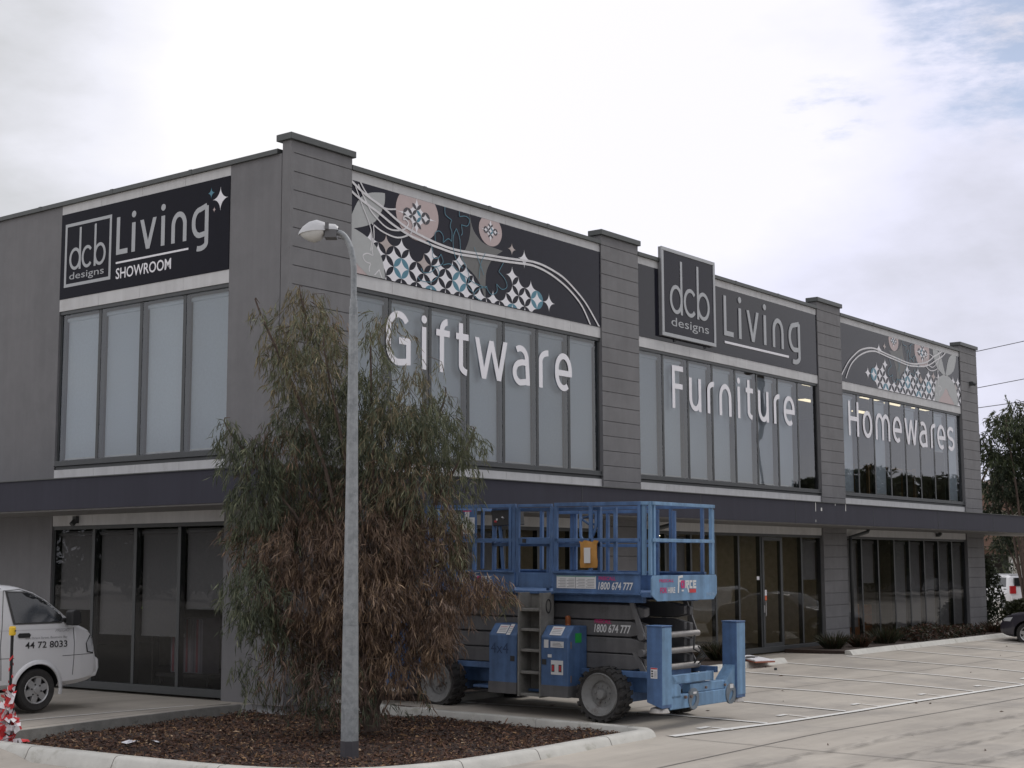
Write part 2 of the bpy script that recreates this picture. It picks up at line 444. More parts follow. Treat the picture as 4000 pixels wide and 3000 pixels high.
def put_glyph(mb, ch, x0, w, base, x, c, s, fn, depth=.004, mi=0):
    st, dots = glyph(ch, w, x, c, s)
    for i, p in enumerate(st):
        if isinstance(p, tuple) and p[0] == 'p':
            add_flat(mb, [(x0+a, base+b) for a, b in p[1]], (lambda a, b, d, e=.0006*i: fn(a, b, d+e if d else d)), mi, depth); continue
        cl = isinstance(p, tuple)
        pts = p[1] if cl else p
        eps = .0006*i
        add_stroke(mb, [(x0+a, base+b) for a, b in pts], s, (lambda a, b, d, e=eps: fn(a, b, d+e if d else d)), mi, depth, cl)
    for (a, b, rr) in dots:
        add_flat(mb, arc(x0+a, base+b, rr, rr, 0, 360*19/20, 19), fn, mi, depth)

FONT_CACHE = {}
def text_mesh(body, name, m, height, width, fn_matrix, parent=None, shear=0, depth=0, bold=0):
    """text laid out in its local XY plane, scaled to width x height, placed by matrix"""
    cu = bpy.data.curves.new(name, 'FONT'); cu.body = body; cu.size = 1; cu.shear = shear; cu.extrude = 0; cu.resolution_u = 3
    if bold: cu.offset = bold
    o = bpy.data.objects.new(name, cu); COL.objects.link(o)
    dg = bpy.context.evaluated_depsgraph_get(); dg.update()
    me = bpy.data.meshes.new_from_object(o.evaluated_get(dg))
    bpy.data.objects.remove(o); bpy.data.curves.remove(cu)
    n = len(me.vertices); a = np.empty(n*3); me.vertices.foreach_get('co', a); a = a.reshape(-1, 3)
    lo = a.min(0); hi = a.max(0)
    a[:, 0] = (a[:, 0]-lo[0])*(width/(hi[0]-lo[0])); a[:, 1] = (a[:, 1]-lo[1])*(height/(hi[1]-lo[1])); a[:, 2] = 0
    me.vertices.foreach_set('co', a.ravel()); me.update()
    me.materials.clear(); me.materials.append(m)
    ob = bpy.data.objects.new(name, me); COL.objects.link(ob)
    if parent is not None: ob.parent = parent
    ob.matrix_local = fn_matrix
    return ob

def frame_matrix(origin, xdir, ydir):
    x = Vector(xdir).normalized(); y = Vector(ydir).normalized(); z = x.cross(y)
    return Matrix(((x.x,y.x,z.x,origin[0]),(x.y,y.y,z.y,origin[1]),(x.z,y.z,z.z,origin[2]),(0,0,0,1)))
# ================================================================== the showroom building
GF = -.5                      # shop floor level
Z_PAR, Z_CAPB, Z_B1, Z_MB, Z_B2, Z_WB, Z_B3T = 8.695, 8.61, 8.435, 6.778, 6.548, 3.60, 3.512
Z_GB = 2.457
PX = [(0, 1.48), (9.26, 10.74), (19.75, 21.21), (30.25, 31.75)]
BAYS = [(1.48, 9.26, 7), (10.74, 19.75, 8), (21.21, 30.25, 8)]
LY0, LY1 = 1.44, 6.225
BLD = thing('showroom_building', 'two storey dark grey showroom building with big window bays and a charcoal canopy', 'building')

def swap(mb):
    mb.v = [(p[1], p[0], p[2]) for p in mb.v]; return mb

# piers with horizontal grooves
for i, (a, b) in enumerate(PX):
    grooves = [8.60-.32*k for k in range(29)]
    prof = [(.22, -.9), (-.04, -.9)]
    for z in sorted(grooves):
        if z < -.75: continue
        prof += [(-.04, z-.011), (-.022, z), (-.04, z+.011)]
    prof += [(-.04, 8.81), (.22, 8.81)]
    m = MB()
    if i == 0:
        m.prism(prof, .07, b, 'x'); m.box(0, .07, -.04, .16, -.9, 8.81)
    else: m.prism(prof, a, b, 'x')
    p = m.build('pier', pier_m, BLD)
    c = MB(); c.box(a-.05, b+.05, -.095, .27, 8.812, 8.93); c.build('pier_cap', cap_m, p, bevel=.01)
# side wall, parapets
m = MB()
m.box(0, .3, .18, LY0, -.9, 8.61); m.box(0, .3, LY1, 18, -.9, 8.61)
m.box(.012, .29, .16, .18, -.9, 8.6)
m.box(.10, .3, LY0, LY1, Z_B1+.02, 8.6)
m.build('side_wall', wall_m, BLD)
m = MB(); m.box(31.45, 31.75, .5, 18, -.9, 8.6); m.box(.3, 31.45, 17.7, 18, -.9, 8.6); m.build('rear_wall', wall_m, BLD)
m = MB()
for a, b, n in BAYS: m.box(a, b, .10, .32, Z_B1+.02, 8.6)
m.build('parapet_wall', wall_m, BLD)
m = MB(); m.box(.3, 31.45, .33, 17.7, 8.2, 8.35); m.build('roof', cap_m, BLD)
def cap_strip(a, b, left):
    m = MB(); m.box(a, b, -.055, .36, Z_CAPB, Z_PAR-.02); m.box(a, b, -.045, .34, Z_PAR-.018, Z_PAR)
    # lap joints of the metal capping
    k = int((b-a)//2.4)
    for q in range(1, k+1): m.box(a+q*(b-a)/(k+1)-.04, a+q*(b-a)/(k+1)+.04, -.058, .363, Z_CAPB-.003, Z_PAR+.003)
    if left: swap(m)
    m.build('parapet_cap', cap_m, BLD)
for a, b, n in BAYS: cap_strip(a+.002, b-.002, False)
cap_strip(.235, 18, True); 
m = MB(); m.box(-.055, .36, .02, .58, Z_CAPB, Z_PAR-.02)

def band(a, b, z0, z1, n, left, d=0.0):
    m = MB(); w = (b-a)/n
    for k in range(n): m.box(a+k*w+(.003 if k else 0), a+(k+1)*w-(.003 if k < n-1 else 0), d, .09, z0, z1)
    m.box(a+.01, b-.01, .012, .085, z0+.004, z1-.004)
    if left: swap(m)
    m.build('cladding_band', band_m, BLD)
for a, b, n in BAYS:
    band(a, b, Z_B1, Z_CAPB-.003, n, False); band(a, b, Z_B2, Z_MB, n, False); band(a, b, 3.10, Z_B3T, n, False); band(a, b, Z_GB, 2.80, n, False, .01)
band(LY0, LY1, Z_B1, Z_CAPB-.003, 4, True); band(LY0, LY1, Z_B2, Z_MB, 4, True); band(LY0, LY1, 3.10, Z_B3T, 4, True); band(LY0, LY1, Z_GB, 2.80, 4, True, .01)

def window(a, b, z0, z1, n, left, gm, blinds, bm_=None, door=None, base=.08):
    """blinds: per pane (top fraction covered 0..1, material, left slip)"""
    w = (b-a)/n; m = MB()
    m.box(a, b, .02, .14, z1-.07, z1); m.box(a, b, .0, .15, z0, z0+base)
    for k in range(n+1):
        x = a+k*w; x0 = max(a, x-.04); x1 = min(b, x+.04)
        m.box(x0, x1, .05, .165, z0+base+.001, z1-.071)
    if base < .09: m.box(a, b, -.03, .16, z0-.02, z0-.001); m.box(a, b, .02, .15, Z_B3T+.001, z0-.021)
    if left: swap(m)
    wn = m.build('window', frame_m, BLD, bevel=.004)
    g = MB()
    for k in range(n):
        x0 = a+k*w+.03; x1 = a+(k+1)*w-.03
        if k == door: continue
        g.add([(x0,.058,z0+base),(x1,.058,z0+base),(x1,.058,z1-.07),(x0,.058,z1-.07)], [(0,1,2,3)])
    if left: swap(g); g.f = [q[::-1] for q in g.f]
    g.build('glass', gm, wn, recalc=False)
    for k in range(n):
        fr, bmat = blinds[k][0], blinds[k][1]
        x0 = a+k*w+.05; x1 = a+(k+1)*w-.05
        if len(blinds[k]) > 2: x1 -= blinds[k][2]
        if fr <= 0: continue
        s = MB(); zt = z1-.10; zb = zt-(zt-z0-base-.03)*fr
        s.box(x0, x1, .200, .203, zb+.03, zt); s.box(x0, x1, .192, .210, zb, zb+.03, 1)
        s.tube([(x0-.02, .202, zt-.05), (x1+.02, .202, zt-.05)], .04, 10, 0)
        if left: swap(s)
        s.build('blind', [BL[int(a*3+k*5) % 7 % 3] if bmat is blind_m else bmat, bwhite_m if bmat is blind_m else brail2_m], wn)
    return wn
BL = [blind_m, mat('roller blind faded', (.565,.615,.665), .85, var=.05, scale=20), mat('roller blind pale', (.66,.71,.755), .85, var=.05, scale=20)]
F = (1, blind_m); O = (0, blind_m)
window(LY0, LY1, Z_WB, Z_B2, 4, True, glassu_m, [F, F, F, F])
window(*BAYS[0][:2], Z_WB, Z_B2, 7, False, glassu_m, [F]*7)
window(*BAYS[1][:2], Z_WB, Z_B2, 8, False, glassu_m, [F, (1, blind_m, .10), F, F, F, F, F, O])
window(*BAYS[2][:2], Z_WB, Z_B2, 8, False, glassu_m, [F, O, F, O, (.36, blind_m), O, (.45, blind_m), F])
T = lambda v: (v, blind2_m)
window(LY0, LY1, GF+.02, Z_GB, 4, True, glassg_m, [T(.54), T(.70), T(.70), T(.52)][::-1], base=.13)
window(*BAYS[0][:2], GF+.02, Z_GB, 7, False, glassg_m, [T(.6), T(.5), O, T(.35), O, O, O], base=.13)
door_w = window(*BAYS[1][:2], GF+.02, Z_GB, 8, False, glassg_m, [O, T(.45), O, O, O, O, O, T(.4)], door=5, base=.13)
window(*BAYS[2][:2], GF+.02, Z_GB, 8, False, glassg_m, [T(.9), T(.45), O, T(.95), T(.96), T(.97), T(.97), T(.96)], base=.13)
# glazed entry door in bay two
w = (BAYS[1][1]-BAYS[1][0])/8; dx0 = BAYS[1][0]+5*w+.034; dx1 = BAYS[1][0]+6*w-.034
m = MB(); m.box(dx0, dx0+.10, .03, .09, GF+.02, Z_GB-.08); m.box(dx1-.08, dx1, .03, .09, GF+.02, Z_GB-.08)
m.box(dx0+.101, dx1-.081, .03, .09, GF+.02, GF+.24); m.box(dx0+.101, dx1-.081, .03, .09, Z_GB-.17, Z_GB-.08)
dr = m.build('door', frame_m, BLD, bevel=.004)
m = MB(); m.add([(dx0+.101,.058,GF+.241),(dx1-.081,.058,GF+.241),(dx1-.081,.058,Z_GB-.171),(dx0+.101,.058,Z_GB-.171)], [(0,1,2,3)]); m.build('glass', glassg_m, dr, recalc=False)
m = MB(); m.tube([(dx0+.05, .0, .42), (dx0+.05, -.02, .42), (dx0+.05, -.02, .78), (dx0+.05, 0, .78)], .012, 8); m.box(dx0+.02, dx0+.08, .02, .029, .5, .68)
m.build('handle', mat('steel', (.5,.5,.5), .35, metal=1), dr)
m = MB(); m.box(dx0+.13, dx0+.24, .052, .057, .92, 1.06, 0); m.box(dx0+.13, dx0+.24, .052, .057, .80, .918, 1); m.box(dx0-.26, dx0-.13, .052, .057, 1.31, 1.40, 0)
m.build('door_sticker', [white_m, mat('orange sticker', (.65,.12,.04), .5)], dr)

# canopy round the corner
m = MB()
CN = -1.5
CW = -1.5
L_ = [(CW, CN), (36.5, CN), (36.5, .6), (31.752, .6), (31.752, -.042), (-.002, -.042), (-.002, 18), (CW, 18)]
m.prism(L_, 2.675, 3.197, 'z')
can = m.build('canopy', fascia_m, BLD)
m = MB()
for x in np.arange(1.9, 36, 4.45): m.box(x-.006, x+.006, CN-.004, CN+.01, 2.665, 3.199)
m.build('fascia_joint', frame_m, can)
m = MB()
L2 = [(CW+.04, CN+.04), (36.4, CN+.04), (36.4, .5), (31.76, .5), (31.76, -.045), (-.006, -.045), (-.006, 17.9), (CW+.04, 17.9)]
m.prism(L2, 2.65, 2.674, 'z'); m.build('soffit', soffit_m, can)
m = MB(); m.box(CW-.03, 36.5, CN-.03, CN+.06, 3.198, 3.214); m.box(CW-.03, CW+.06, CN+.061, 18, 3.198, 3.214); m.build('canopy_flashing', cap_m, can)
# bird droppings / sealant runs on the fascia beside pier three
m = MB()
for x, z, l, ww in ((16.3, 3.19, .22, .03), (16.3, 2.77, .06, .02), (18.0, 3.19, .17, .035), (16.6, 3.07, .08, .07), (17.4, 3.19, .05, .03)):
    m.box(x, x+ww, CN-.008, CN-.004, z-l, z)
m.build('stain', mat('white stain', (.55,.55,.53), .8), can)
# downpipe beside pier three with its offset to the canopy
for x, r_ in ((21.32, .05), (10.86, .05)):
    m = MB(); m.tube([(x+.75, -.3, 2.66), (x+.72, -.28, 2.58), (x, -.09, 2.42), (x, -.09, 2.30), (x, -.09, -.6)], r_, 10)
    m.build('downpipe', frame_m, BLD, smooth=True)
# wall lights
m = MB(); m.box(31.0, 31.12, -.16, -.04, 7.55, 7.68); m.tube([(31.06, -.15, 7.62), (31.06, -.24, 7.57)], .06, 10); m.build('security_light', frame_m, BLD)
m = MB(); m.box(-.07, 0.0, 5.42, 5.52, 2.50, 2.63); m.tube([(-.04, 5.47, 2.55), (-.12, 5.47, 2.47)], .05, 10); m.build('sensor_light', frame_m, BLD)
m = MB(); m.box(27.7, 27.82, -.1, .0, 2.52, 2.63); m.tube([(27.76, -.08, 2.64), (27.76, -.16, 2.58)], .05, 10); m.build('sensor_light', frame_m, BLD)
# inside: floors, ceilings, back walls
m = MB(); m.box(.31, 31.44, .2, 17.6, GF-.2, GF); m.build('ground_floor', interd_m, BLD)
m = MB(); m.box(.31, 31.44, .2, 17.6, 2.60, 2.9); m.build('ground_ceiling', inter_m, BLD)
m = MB(); m.box(.31, 31.44, .2, 17.6, 3.3, 3.5); m.build('upper_floor', interd_m, BLD)
m = MB(); m.box(.31, 31.44, .2, 17.6, 6.85, 7.0); m.build('upper_ceiling', inter_m, BLD)
m = MB(); m.box(5, 31.44, 9.0, 9.15, GF, 2.6); m.box(5.0, 5.15, .5, 9.0, GF, 2.6); m.box(10.1, 10.25, .5, 9, GF, 2.6); m.box(20.5, 20.65, .5, 5, GF, 2.6); m.box(.4, 31.4, 11, 11.15, 3.5, 6.85)
m.build('partition', inter_m, BLD)
lamp_m = mat('lit tube', (.9,.85,.7), .5, emit=(1,.86,.58,8.0))
lamp2_m = mat('lit panel', (.9,.85,.7), .5, emit=(1,.84,.56,1.3))
trof_m = mat('light fitting', (.7,.7,.68), .5)
def ceil_light(x, y, z, l, wd, label, grp, lab=None):
    t = thing('ceiling_light', label, 'ceiling light', (x, y, z), (0,0,0), grp)
    m = MB(); m.box(-l/2, l/2, -wd/2, wd/2, 0, .05); m.build('fitting', trof_m, t)
    m = MB(); m.box(-l/2+.02, l/2-.02, -wd/2+.02, wd/2-.02, -.02, -.001); m.build('lamp', lamp_m if wd < .2 else lamp2_m, t)
    return t
proto = None
for x in np.arange(8.2, 31, 2.6):
    for y in (2.2, 4.2, 6.2):
        if proto is None:
            proto = ceil_light(x, y, 2.5, 1.25, .16, 'lit strip light on the ground floor showroom ceiling', 'strip lights on the ground floor ceiling')
        else: c = copy_tree(proto); c.location = (x, y, 2.5)
proto = None
for x, y in ((21.9,1.1),(25.4,3.0),(26.0,1.2),(28.0,1.3),(30.0,1.2),(29.6,3.2)):
    if proto is None:
        proto = ceil_light(x, y, 6.78, 1.25, .32, 'lit panel light on the upper floor ceiling', 'panel lights on the upper floor ceiling')
    else: c = copy_tree(proto); c.location = (x, y, 6.78)
# goods seen through the glass
wood_m = mat('pine timber', (.32,.2,.1), .6, var=.2)
def shelf(x, y, z, wd, h, rows, label):
    t = thing('shelving_unit', label, 'shelving', (x, y, z))
    m = MB()
    for q in (-1, 1):
        for e in (0, .4): m.box(q*wd/2-.04, q*wd/2+.04, e, e+.08, 0, h)
    m.build('post', wood_m, t)
    m = MB()
    for k in range(rows): m.box(-wd/2+.05, wd/2-.05, .01, .46, .2+k*(h-.3)/max(1,rows-1), .25+k*(h-.3)/max(1,rows-1))
    m.build('shelf', wood_m, t)
shelf(27.4, 1.2, 3.5, 3.6, 1.25, 2, 'pale timber shelving frame standing behind the upper window of the third bay')
t = thing('drawer_cabinet', 'orange brown timber drawer cabinet behind the third bay shopfront', 'cabinet', (24.0, .9, GF))
m = MB(); m.box(-.8, .8, 0, .45, .08, 1.0); m.build('carcass', wood_m, t, bevel=.01)
m = MB()
for q in range(2):
    for k in range(3): m.box(-.77+q*.78, -.01+q*.78, -.02, -.001, .14+k*.29, .40+k*.29)
m.build('drawer_front', mat('orange timber', (.36,.16,.07), .5, var=.25), t, bevel=.006)
t = thing('striped_carton', 'pale carton with red and grey vertical stripes behind the lower left window', 'carton', (.55, 2.98, GF+.34))
m = MB(); m.box(0, .4, -.42, .42, 0, .95); m.build('box', mat('carton', (.30,.27,.30), .7), t, bevel=.01)
m = MB()
for k, cc in enumerate((0,1,0,2,1,0,2,0,1)): m.box(-.006, -.002, -.4+k*.09, -.36+k*.09+.01*cc, .02, .93, cc)
m.box(-.009, -.007, .05, .3, .62, .68, 3)
m.build('stripe', [mat('stripe grey', (.18,.17,.2), .7), mat('stripe red', (.34,.09,.11), .7), mat('stripe pale', (.42,.38,.4), .7), white_m], t)
t = thing('display_table', 'low dark display table carrying the striped carton behind the left window', 'table', (.75, 2.98, GF))
m = MB(); m.box(-.3, .3, -.7, .7, .27, .33); m.build('table_top', interd_m, t)
for a in (-.25, .2):
    for b in (-.65, .6): m = MB(); m.box(a, a+.05, b, b+.05, 0, .269); m.build('leg', interd_m, t)
t = thing('desk_lamp', 'lime green lamp shade glowing behind the second lower left window', 'lamp', (1.2, 4.7, GF))
m = MB(); m.tube([(0,0,0),(0,0,.03)], .16, 16); m.tube([(0,0,.03),(0,0,1.45)], .015, 8); m.build('stand', interd_m, t)
m = MB(); m.lathe([(.22,1.42),(.20,1.50),(.10,1.56)], n=20, caps=True); m.build('lamp_shade', mat('lime shade', (.35,.55,.08), .5, emit=(.45,.7,.1,.25)), t)

# ================================================================== signs
panel_m = mat('black gloss panel', (.012,.012,.022), .14, var=.1, spec=.16)
panel2_m = mat('reflective black panel', (.012,.012,.02), .12, var=.1, spec=.27)
panelm_m = mat('matt black panel', (.008,.008,.014), .3, var=.1, spec=.08)
silver_m = mat('silver letter', (.36,.37,.38), .4, var=.04, metal=.25)
teal_m = mat('teal vinyl', (.055,.19,.26), .4, var=.06)
pink_m = mat('dusty pink vinyl', (.44,.35,.34), .4, var=.04)
grey_m = mat('grey vinyl', (.36,.37,.365), .4, var=.04)
olive_m = mat('olive grey vinyl', (.115,.115,.11), .4, var=.06)
lgrey_m = mat('pale line vinyl', (.6,.59,.6), .4)
dgrey_m = mat('charcoal vinyl', (.027,.025,.033), .35)
wsign_m = mat('white sign vinyl', (.74,.73,.76), .4, var=.03)

def front(y0): return lambda a, b, d: (a, y0-d, b)
def left(x0): return lambda a, b, d: (x0-d, -a, b)      # a runs left to right = -y

def star_poly(cx, cz, hw, hh, n=7):
    p = []
    for (sx, sz, a0, a1) in ((1,1,270,180), (-1,1,0,-90), (-1,-1,90,0), (1,-1,180,90)):
        p += [(cx+hw*(sx+math.cos(R(a0+(a1-a0)*i/n))), cz+hh*(sz+math.sin(R(a0+(a1-a0)*i/n)))) for i in range(n)]
    return p
def lens_poly(cx, cz, hw, hh, sx, sz, n=7):
    # petal between tips (sx,0) and (0,sz) around star centre
    a = [(1+math.cos(R(270-90*i/n)), 1+math.sin(R(270-90*i/n))) for i in range(n+1)]
    b = [(math.cos(R(90-90*i/n)), math.sin(R(90-90*i/n))) for i in range(n+1)]
    return [(cx+hw*sx*x, cz+hh*sz*z) for x, z in a[:-1]+b[:-1]]

def mural(name, label, x0, x1, xf):
    s = thing(name, label, 'sign', (0,0,0), group=None)
    m = MB(); m.box(x0+.004, x1-.004, -.012, .085, Z_MB+.003, Z_B1-.003); m.build('panel', panel_m if x0 < 5 else panel2_m, s)
    clip = (x0+.01, x1-.01, Z_MB+.008, Z_B1-.008)
    def lay(k): return front(-.0125-.0022*k)
    def P(mb, poly, k, mi=0):
        q = clip_rect([xf(*p) for p in poly], *clip)
        if len(q) >= 3: add_flat(mb, q, lay(k), mi)
    def S(mb, pl, w, k, mi=0):
        add_stroke(mb, [xf(*p) for p in pl], w, lay(k), mi, clip=clip)
    mb = MB()
    # big soft astroid
    ol = smooth_path([(4.72,8.62),(4.85,8.21),(5.02,8.03),(5.27,7.92),(5.82,7.88)], 5)[:-1] + smooth_path([(5.82,7.88),(5.52,7.69),(5.32,7.43),(5.27,7.2),(5.27,6.8)], 5)[:-1] + smooth_path([(5.27,6.8),(5.1,7.1),(4.85,7.3),(4.45,7.46)], 5)[:-1] + smooth_path([(4.45,7.46),(4.65,7.72),(4.77,7.97),(4.80,8.25),(4.72,8.62)], 5)[:-1]
    P(mb, ol, 1, 0)
    # pale leaves round the vine's root; they go on past the first panel's edge
    for sx in (1, -1):
        g = lambda x: 1.38+sx*(x-1.38)
        leaf = smooth_path([(1.38,7.60),(1.47,7.75),(1.68,8.11),(1.92,8.27),(2.19,8.34),(2.36,8.36)], 5)[:-1] + smooth_path([(2.36,8.36),(2.34,8.14),(2.16,7.85),(2.00,7.73),(1.78,7.64),(1.55,7.57)], 5)
        P(mb, [(g(x), z) for x, z in leaf], 2, 1)
        lower = smooth_path([(1.38,7.56),(1.55,7.57),(1.90,7.47),(2.16,7.31),(2.31,7.08),(2.36,6.75),(2.2,6.5)], 5)[:-1] + smooth_path([(2.2,6.5),(1.97,6.75),(1.67,6.93),(1.48,7.10),(1.38,7.16)], 5)
        P(mb, [(g(x), z) for x, z in lower], 5, 1)
        P(mb, [(g(x), z) for x, z in smooth_path([(1.38,7.16),(1.48,7.10),(1.67,6.93),(1.97,6.77),(2.1,6.5)], 4)] + [(g(1.38), 6.5)], 4, 2)
    P(mb, arc(3.25, 8.14, .60, .50, 0, 352, 44), 2, 2)
    P(mb, arc(5.425, 8.22, .365, .31, 0, 352, 44), 2, 2)
    # pattern stars
    X = lambda k: 2.395+.2068*k
    Z = lambda q: 7.43-.189*q
    stars = {0: [-2,0,2,6,10,18], 1: [-1,1,3,5,7,9,11,19,21], 2: [0,2,4,6,8,10,12,18,20,22,24], 3: [-1,1,3,5,7,9,11,13,15,17,19,21], 4: list(range(-2, 21, 2))}
    extra = {0: [-8,-10], 1: [-9,-11], 2: [-10], 3: [-9,-11], 4: [-8,-10]}
    for q, ks in stars.items():
        for k in ks + extra.get(q, []):
            P(mb, star_poly(X(k), Z(q), .2068, .189), 3, 4 if (k, q) in ((0,0),(5,1),(-9,1)) else 3)
    for (k, q) in ((2,2),(10,2),(22,2),(6,4),(18,4)):
        for sx in (1,-1):
            for sz in (1,-1): P(mb, lens_poly(X(k), Z(q), .2068, .189, sx, sz), 3, 5)
    P(mb, star_poly(6.52, 7.83, .205, .19), 3, 3); P(mb, star_poly(6.11, 7.965, .14, .125), 3, 4)
    # patterned stars inside the two pink discs
    for (cx, cz, hw, hh, c) in ((3.225,8.10,.56,.36,.125), (5.425,8.215,.315,.24,.074)):
        P(mb, star_poly(cx, cz, hw, hh, 9), 3, 3)
        seen = set()
        for i in range(-6, 7):
            for j in range(-6, 7):
                if (i+j) % 2: continue
                x = cx+i*c; z = cz+j*c*.92
                for sx in (1,-1):
                    for sz in (1,-1):
                        lx, lz = x+sx*c*.5-cx, z+sz*c*.46-cz; key = (round(lx/c*4), round(lz/c*4))
                        if key in seen or (abs(lx)/hw)**.66 + (abs(lz)/hh)**.66 > 1.0: continue
                        seen.add(key); P(mb, lens_poly(x, z, c, c*.92, sx, sz, 4), 4, 5 if (i, j) == (0, 0) else 6)
    mb.build('pattern', [olive_m, grey_m, pink_m, wsign_m, mat('beige vinyl', (.42,.36,.34), .4) if 'beige vinyl' not in MAT else MAT['beige vinyl'], teal_m, dgrey_m], s)
    # the vine lines
    mb = MB()
    l1 = smooth_path([(1.1,8.66),(1.47,8.41),(1.85,8.23),(2.26,8.10),(2.61,7.95),(2.95,7.83),(3.42,7.74),(3.86,7.68),(4.4,7.655),(5.27,7.71),(5.91,7.75),(6.52,7.80),(6.84,7.82),(7.26,7.79),(7.82,7.67),(8.25,7.48),(8.70,7.21),(9.19,6.77)], 6)
    l2 = smooth_path([(1.1,8.45),(1.47,8.23),(1.75,8.11),(2.20,7.96),(2.57,7.82),(2.99,7.71),(3.42,7.65),(3.86,7.61),(4.4,7.585),(5.27,7.64),(5.91,7.68),(6.52,7.73),(6.84,7.74),(7.25,7.69),(7.68,7.58),(8.11,7.41),(8.54,7.14),(8.87,6.75)], 6)
    for l_ in (l1, l2): mv = MB(); S(mv, l_, .045, 7); mv.build('vine_line', lgrey_m, s)
    lo = [[(1.70,8.44),(1.87,8.26),(2.15,8.12),(2.40,8.08),(2.65,8.12)],
          [(1.65,8.38),(1.95,8.00),(2.16,7.85),(2.36,7.75),(2.57,7.72),(2.86,7.78),(2.99,7.91),(2.92,7.98),(2.85,7.97),(2.90,8.04),(3.05,8.01),(3.12,7.89),(3.05,7.73)],
          [(2.02,7.74),(2.26,7.65),(2.57,7.60),(2.78,7.62),(2.99,7.70)]]
    for p in lo: S(mb, smooth_path(p, 6), .03, 6)
    S(mb, smooth_path([(1.54,8.40),(1.66,8.2),(1.77,8.01),(1.96,7.70),(2.02,7.48),(1.98,7.24)], 6), .022, 6)
    S(mb, smooth_path([(2.05,7.74),(2.07,7.5),(2.03,7.3),(2.02,7.26),(2.05,7.16)], 5), .022, 6)
    S(mb, smooth_path([(2.05,7.16),(1.90,7.18),(1.79,7.12),(1.85,7.03),(1.99,7.01)], 6), .022, 6); S(mb, smooth_path([(1.99,7.01),(1.95,6.92),(1.96,6.86)], 5), .022, 6)
    S(mb, [(2.09,6.82),(2.21,6.93),(2.29,6.79)], .022, 6)
    mb.build('tendril_line', lgrey_m, s)
    mb = MB()
    fl = [[(4.02,8.43),(4.04,8.28),(4.22,8.21)], [(4.22,8.21),(4.18,8.08),(4.23,7.97),(4.22,7.79)], [(4.22,7.79),(4.12,7.83),(3.97,7.73)], [(3.97,7.73),(3.97,7.86),(3.86,7.93),(3.74,7.87),(3.75,7.72)],
          [(4.45,8.43),(4.45,8.32)], [(4.45,8.32),(4.64,8.36),(4.76,8.31),(4.69,8.18),(4.51,8.17)], [(4.51,8.17),(4.54,8.02),(4.50,7.96)], [(4.36,8.07),(4.28,7.92),(4.27,7.69),(4.36,7.47),(4.55,7.33)], [(4.36,8.07),(4.46,7.9),(4.5,7.6),(4.62,7.4)],
          [(5.82,7.64),(5.67,7.44)], [(5.67,7.44),(5.88,7.31),(5.93,7.17),(5.77,7.10),(5.60,7.18)], [(5.60,7.18),(5.61,7.03),(5.44,6.95),(5.32,7.02),(5.29,7.09)], [(5.29,7.09),(5.02,6.99),(4.89,6.85),(5.14,6.78)],
          [(3.53,7.68),(3.66,7.57),(3.68,7.40),(3.82,7.41),(3.91,7.50)], [(3.91,7.50),(3.97,7.35),(3.82,7.25),(3.64,7.23)], [(3.34,7.14),(3.42,7.07),(3.64,7.12),(3.77,7.23),(3.86,7.11),(3.64,6.93),(3.34,6.91),(3.25,6.97)],
          [(3.97,7.3),(4.2,7.35),(4.5,7.22),(4.9,7.1),(5.3,7.05)], [(4.9,7.8),(5.05,7.55),(5.2,7.3)], [(5.25,7.75),(5.1,7.5),(5.05,7.2)], [(4.6,7.45),(4.75,7.2),(4.7,7.0),(4.9,6.9)]]
    for p in fl: S(mb, smooth_path(p, 6) if len(p) > 2 else p, .014, 8)
    mb.build('flower_outline', teal_m, s)
    return s
mural('patterned_sign', 'dark sign panel of white lattice stars and vine lines above the Giftware window', 1.48, 9.26, lambda x, z: (x, z))
mural('patterned_sign', 'lattice star sign with vine arching from the left above the Homewares window', 21.21, 30.25, lambda x, z: (30.36-x, z+.12))

# middle panel with raised letters
s = thing('shop_sign', 'wide black sign panel with silver Living lettering and underline above the Furniture window', 'sign')
m = MB(); m.box(10.744, 19.746, -.012, .085, Z_MB+.003, Z_B1-.003); m.build('panel', panel2_m, s)
m = MB(); fn = front(-.0125)
for ch, x0, w_ in (('L',14.62,.47),('v',15.78,.63),('n',17.16,.60),('g',18.05,.66)): put_glyph(m, ch, x0, w_, 7.26, .78, .99, .12, fn, .02)
for x0 in (15.365, 16.675):
    put_glyph(m, 'i', x0, .14, 7.26, .77, .99+.06, .128, fn, .02)
m.build('lettering', silver_m, s)
m = MB(); m.box(14.65, 18.04, -.03, -.0125, 7.065, 7.125); m.build('underline', wsign_m, s, bevel=.004)

# projecting logo box
def logo_box(s, x0, x1, z0, z1, fn, panel_d, fw, k, pen):
    """square frame with the three tall letters and a small word; k maps unit sign coords"""
    pass
s = thing('logo_sign', 'tall boxed logo sign with silver frame rising above the parapet', 'sign')
YB = -.085
fx = lambda x: -16.98+(x+16.98)*.9945; fz = lambda z: 1.7+(z-1.7)*.9945
m = MB(); m.box(fx(11.80), fx(14.24), YB, -.0125, fz(6.925), fz(9.0)); m.build('box', mat('box side', (.2,.2,.21), .5), s)
m = MB(); X0, X1, Z0, Z1 = fx(11.785), fx(14.25), fz(6.92), fz(9.005); t = .085
m.box(X0, X1, YB-.03, YB-.001, Z1-t, Z1); m.box(X0, X1, YB-.03, YB-.001, Z0, Z0+t); m.box(X0, X0+t*1.1, YB-.03, YB-.001, Z0+t, Z1-t); m.box(X1-t*1.1, X1, YB-.03, YB-.001, Z0+t, Z1-t)
m.build('frame', silver_m, s, bevel=.006)
m = MB(); m.box(X0+t, X1-t, YB-.012, YB-.0005, Z0+t, Z1-t); m.build('panel', panel_m, s)
m = MB(); fn = front(YB-.013)
zb = fz(7.49)
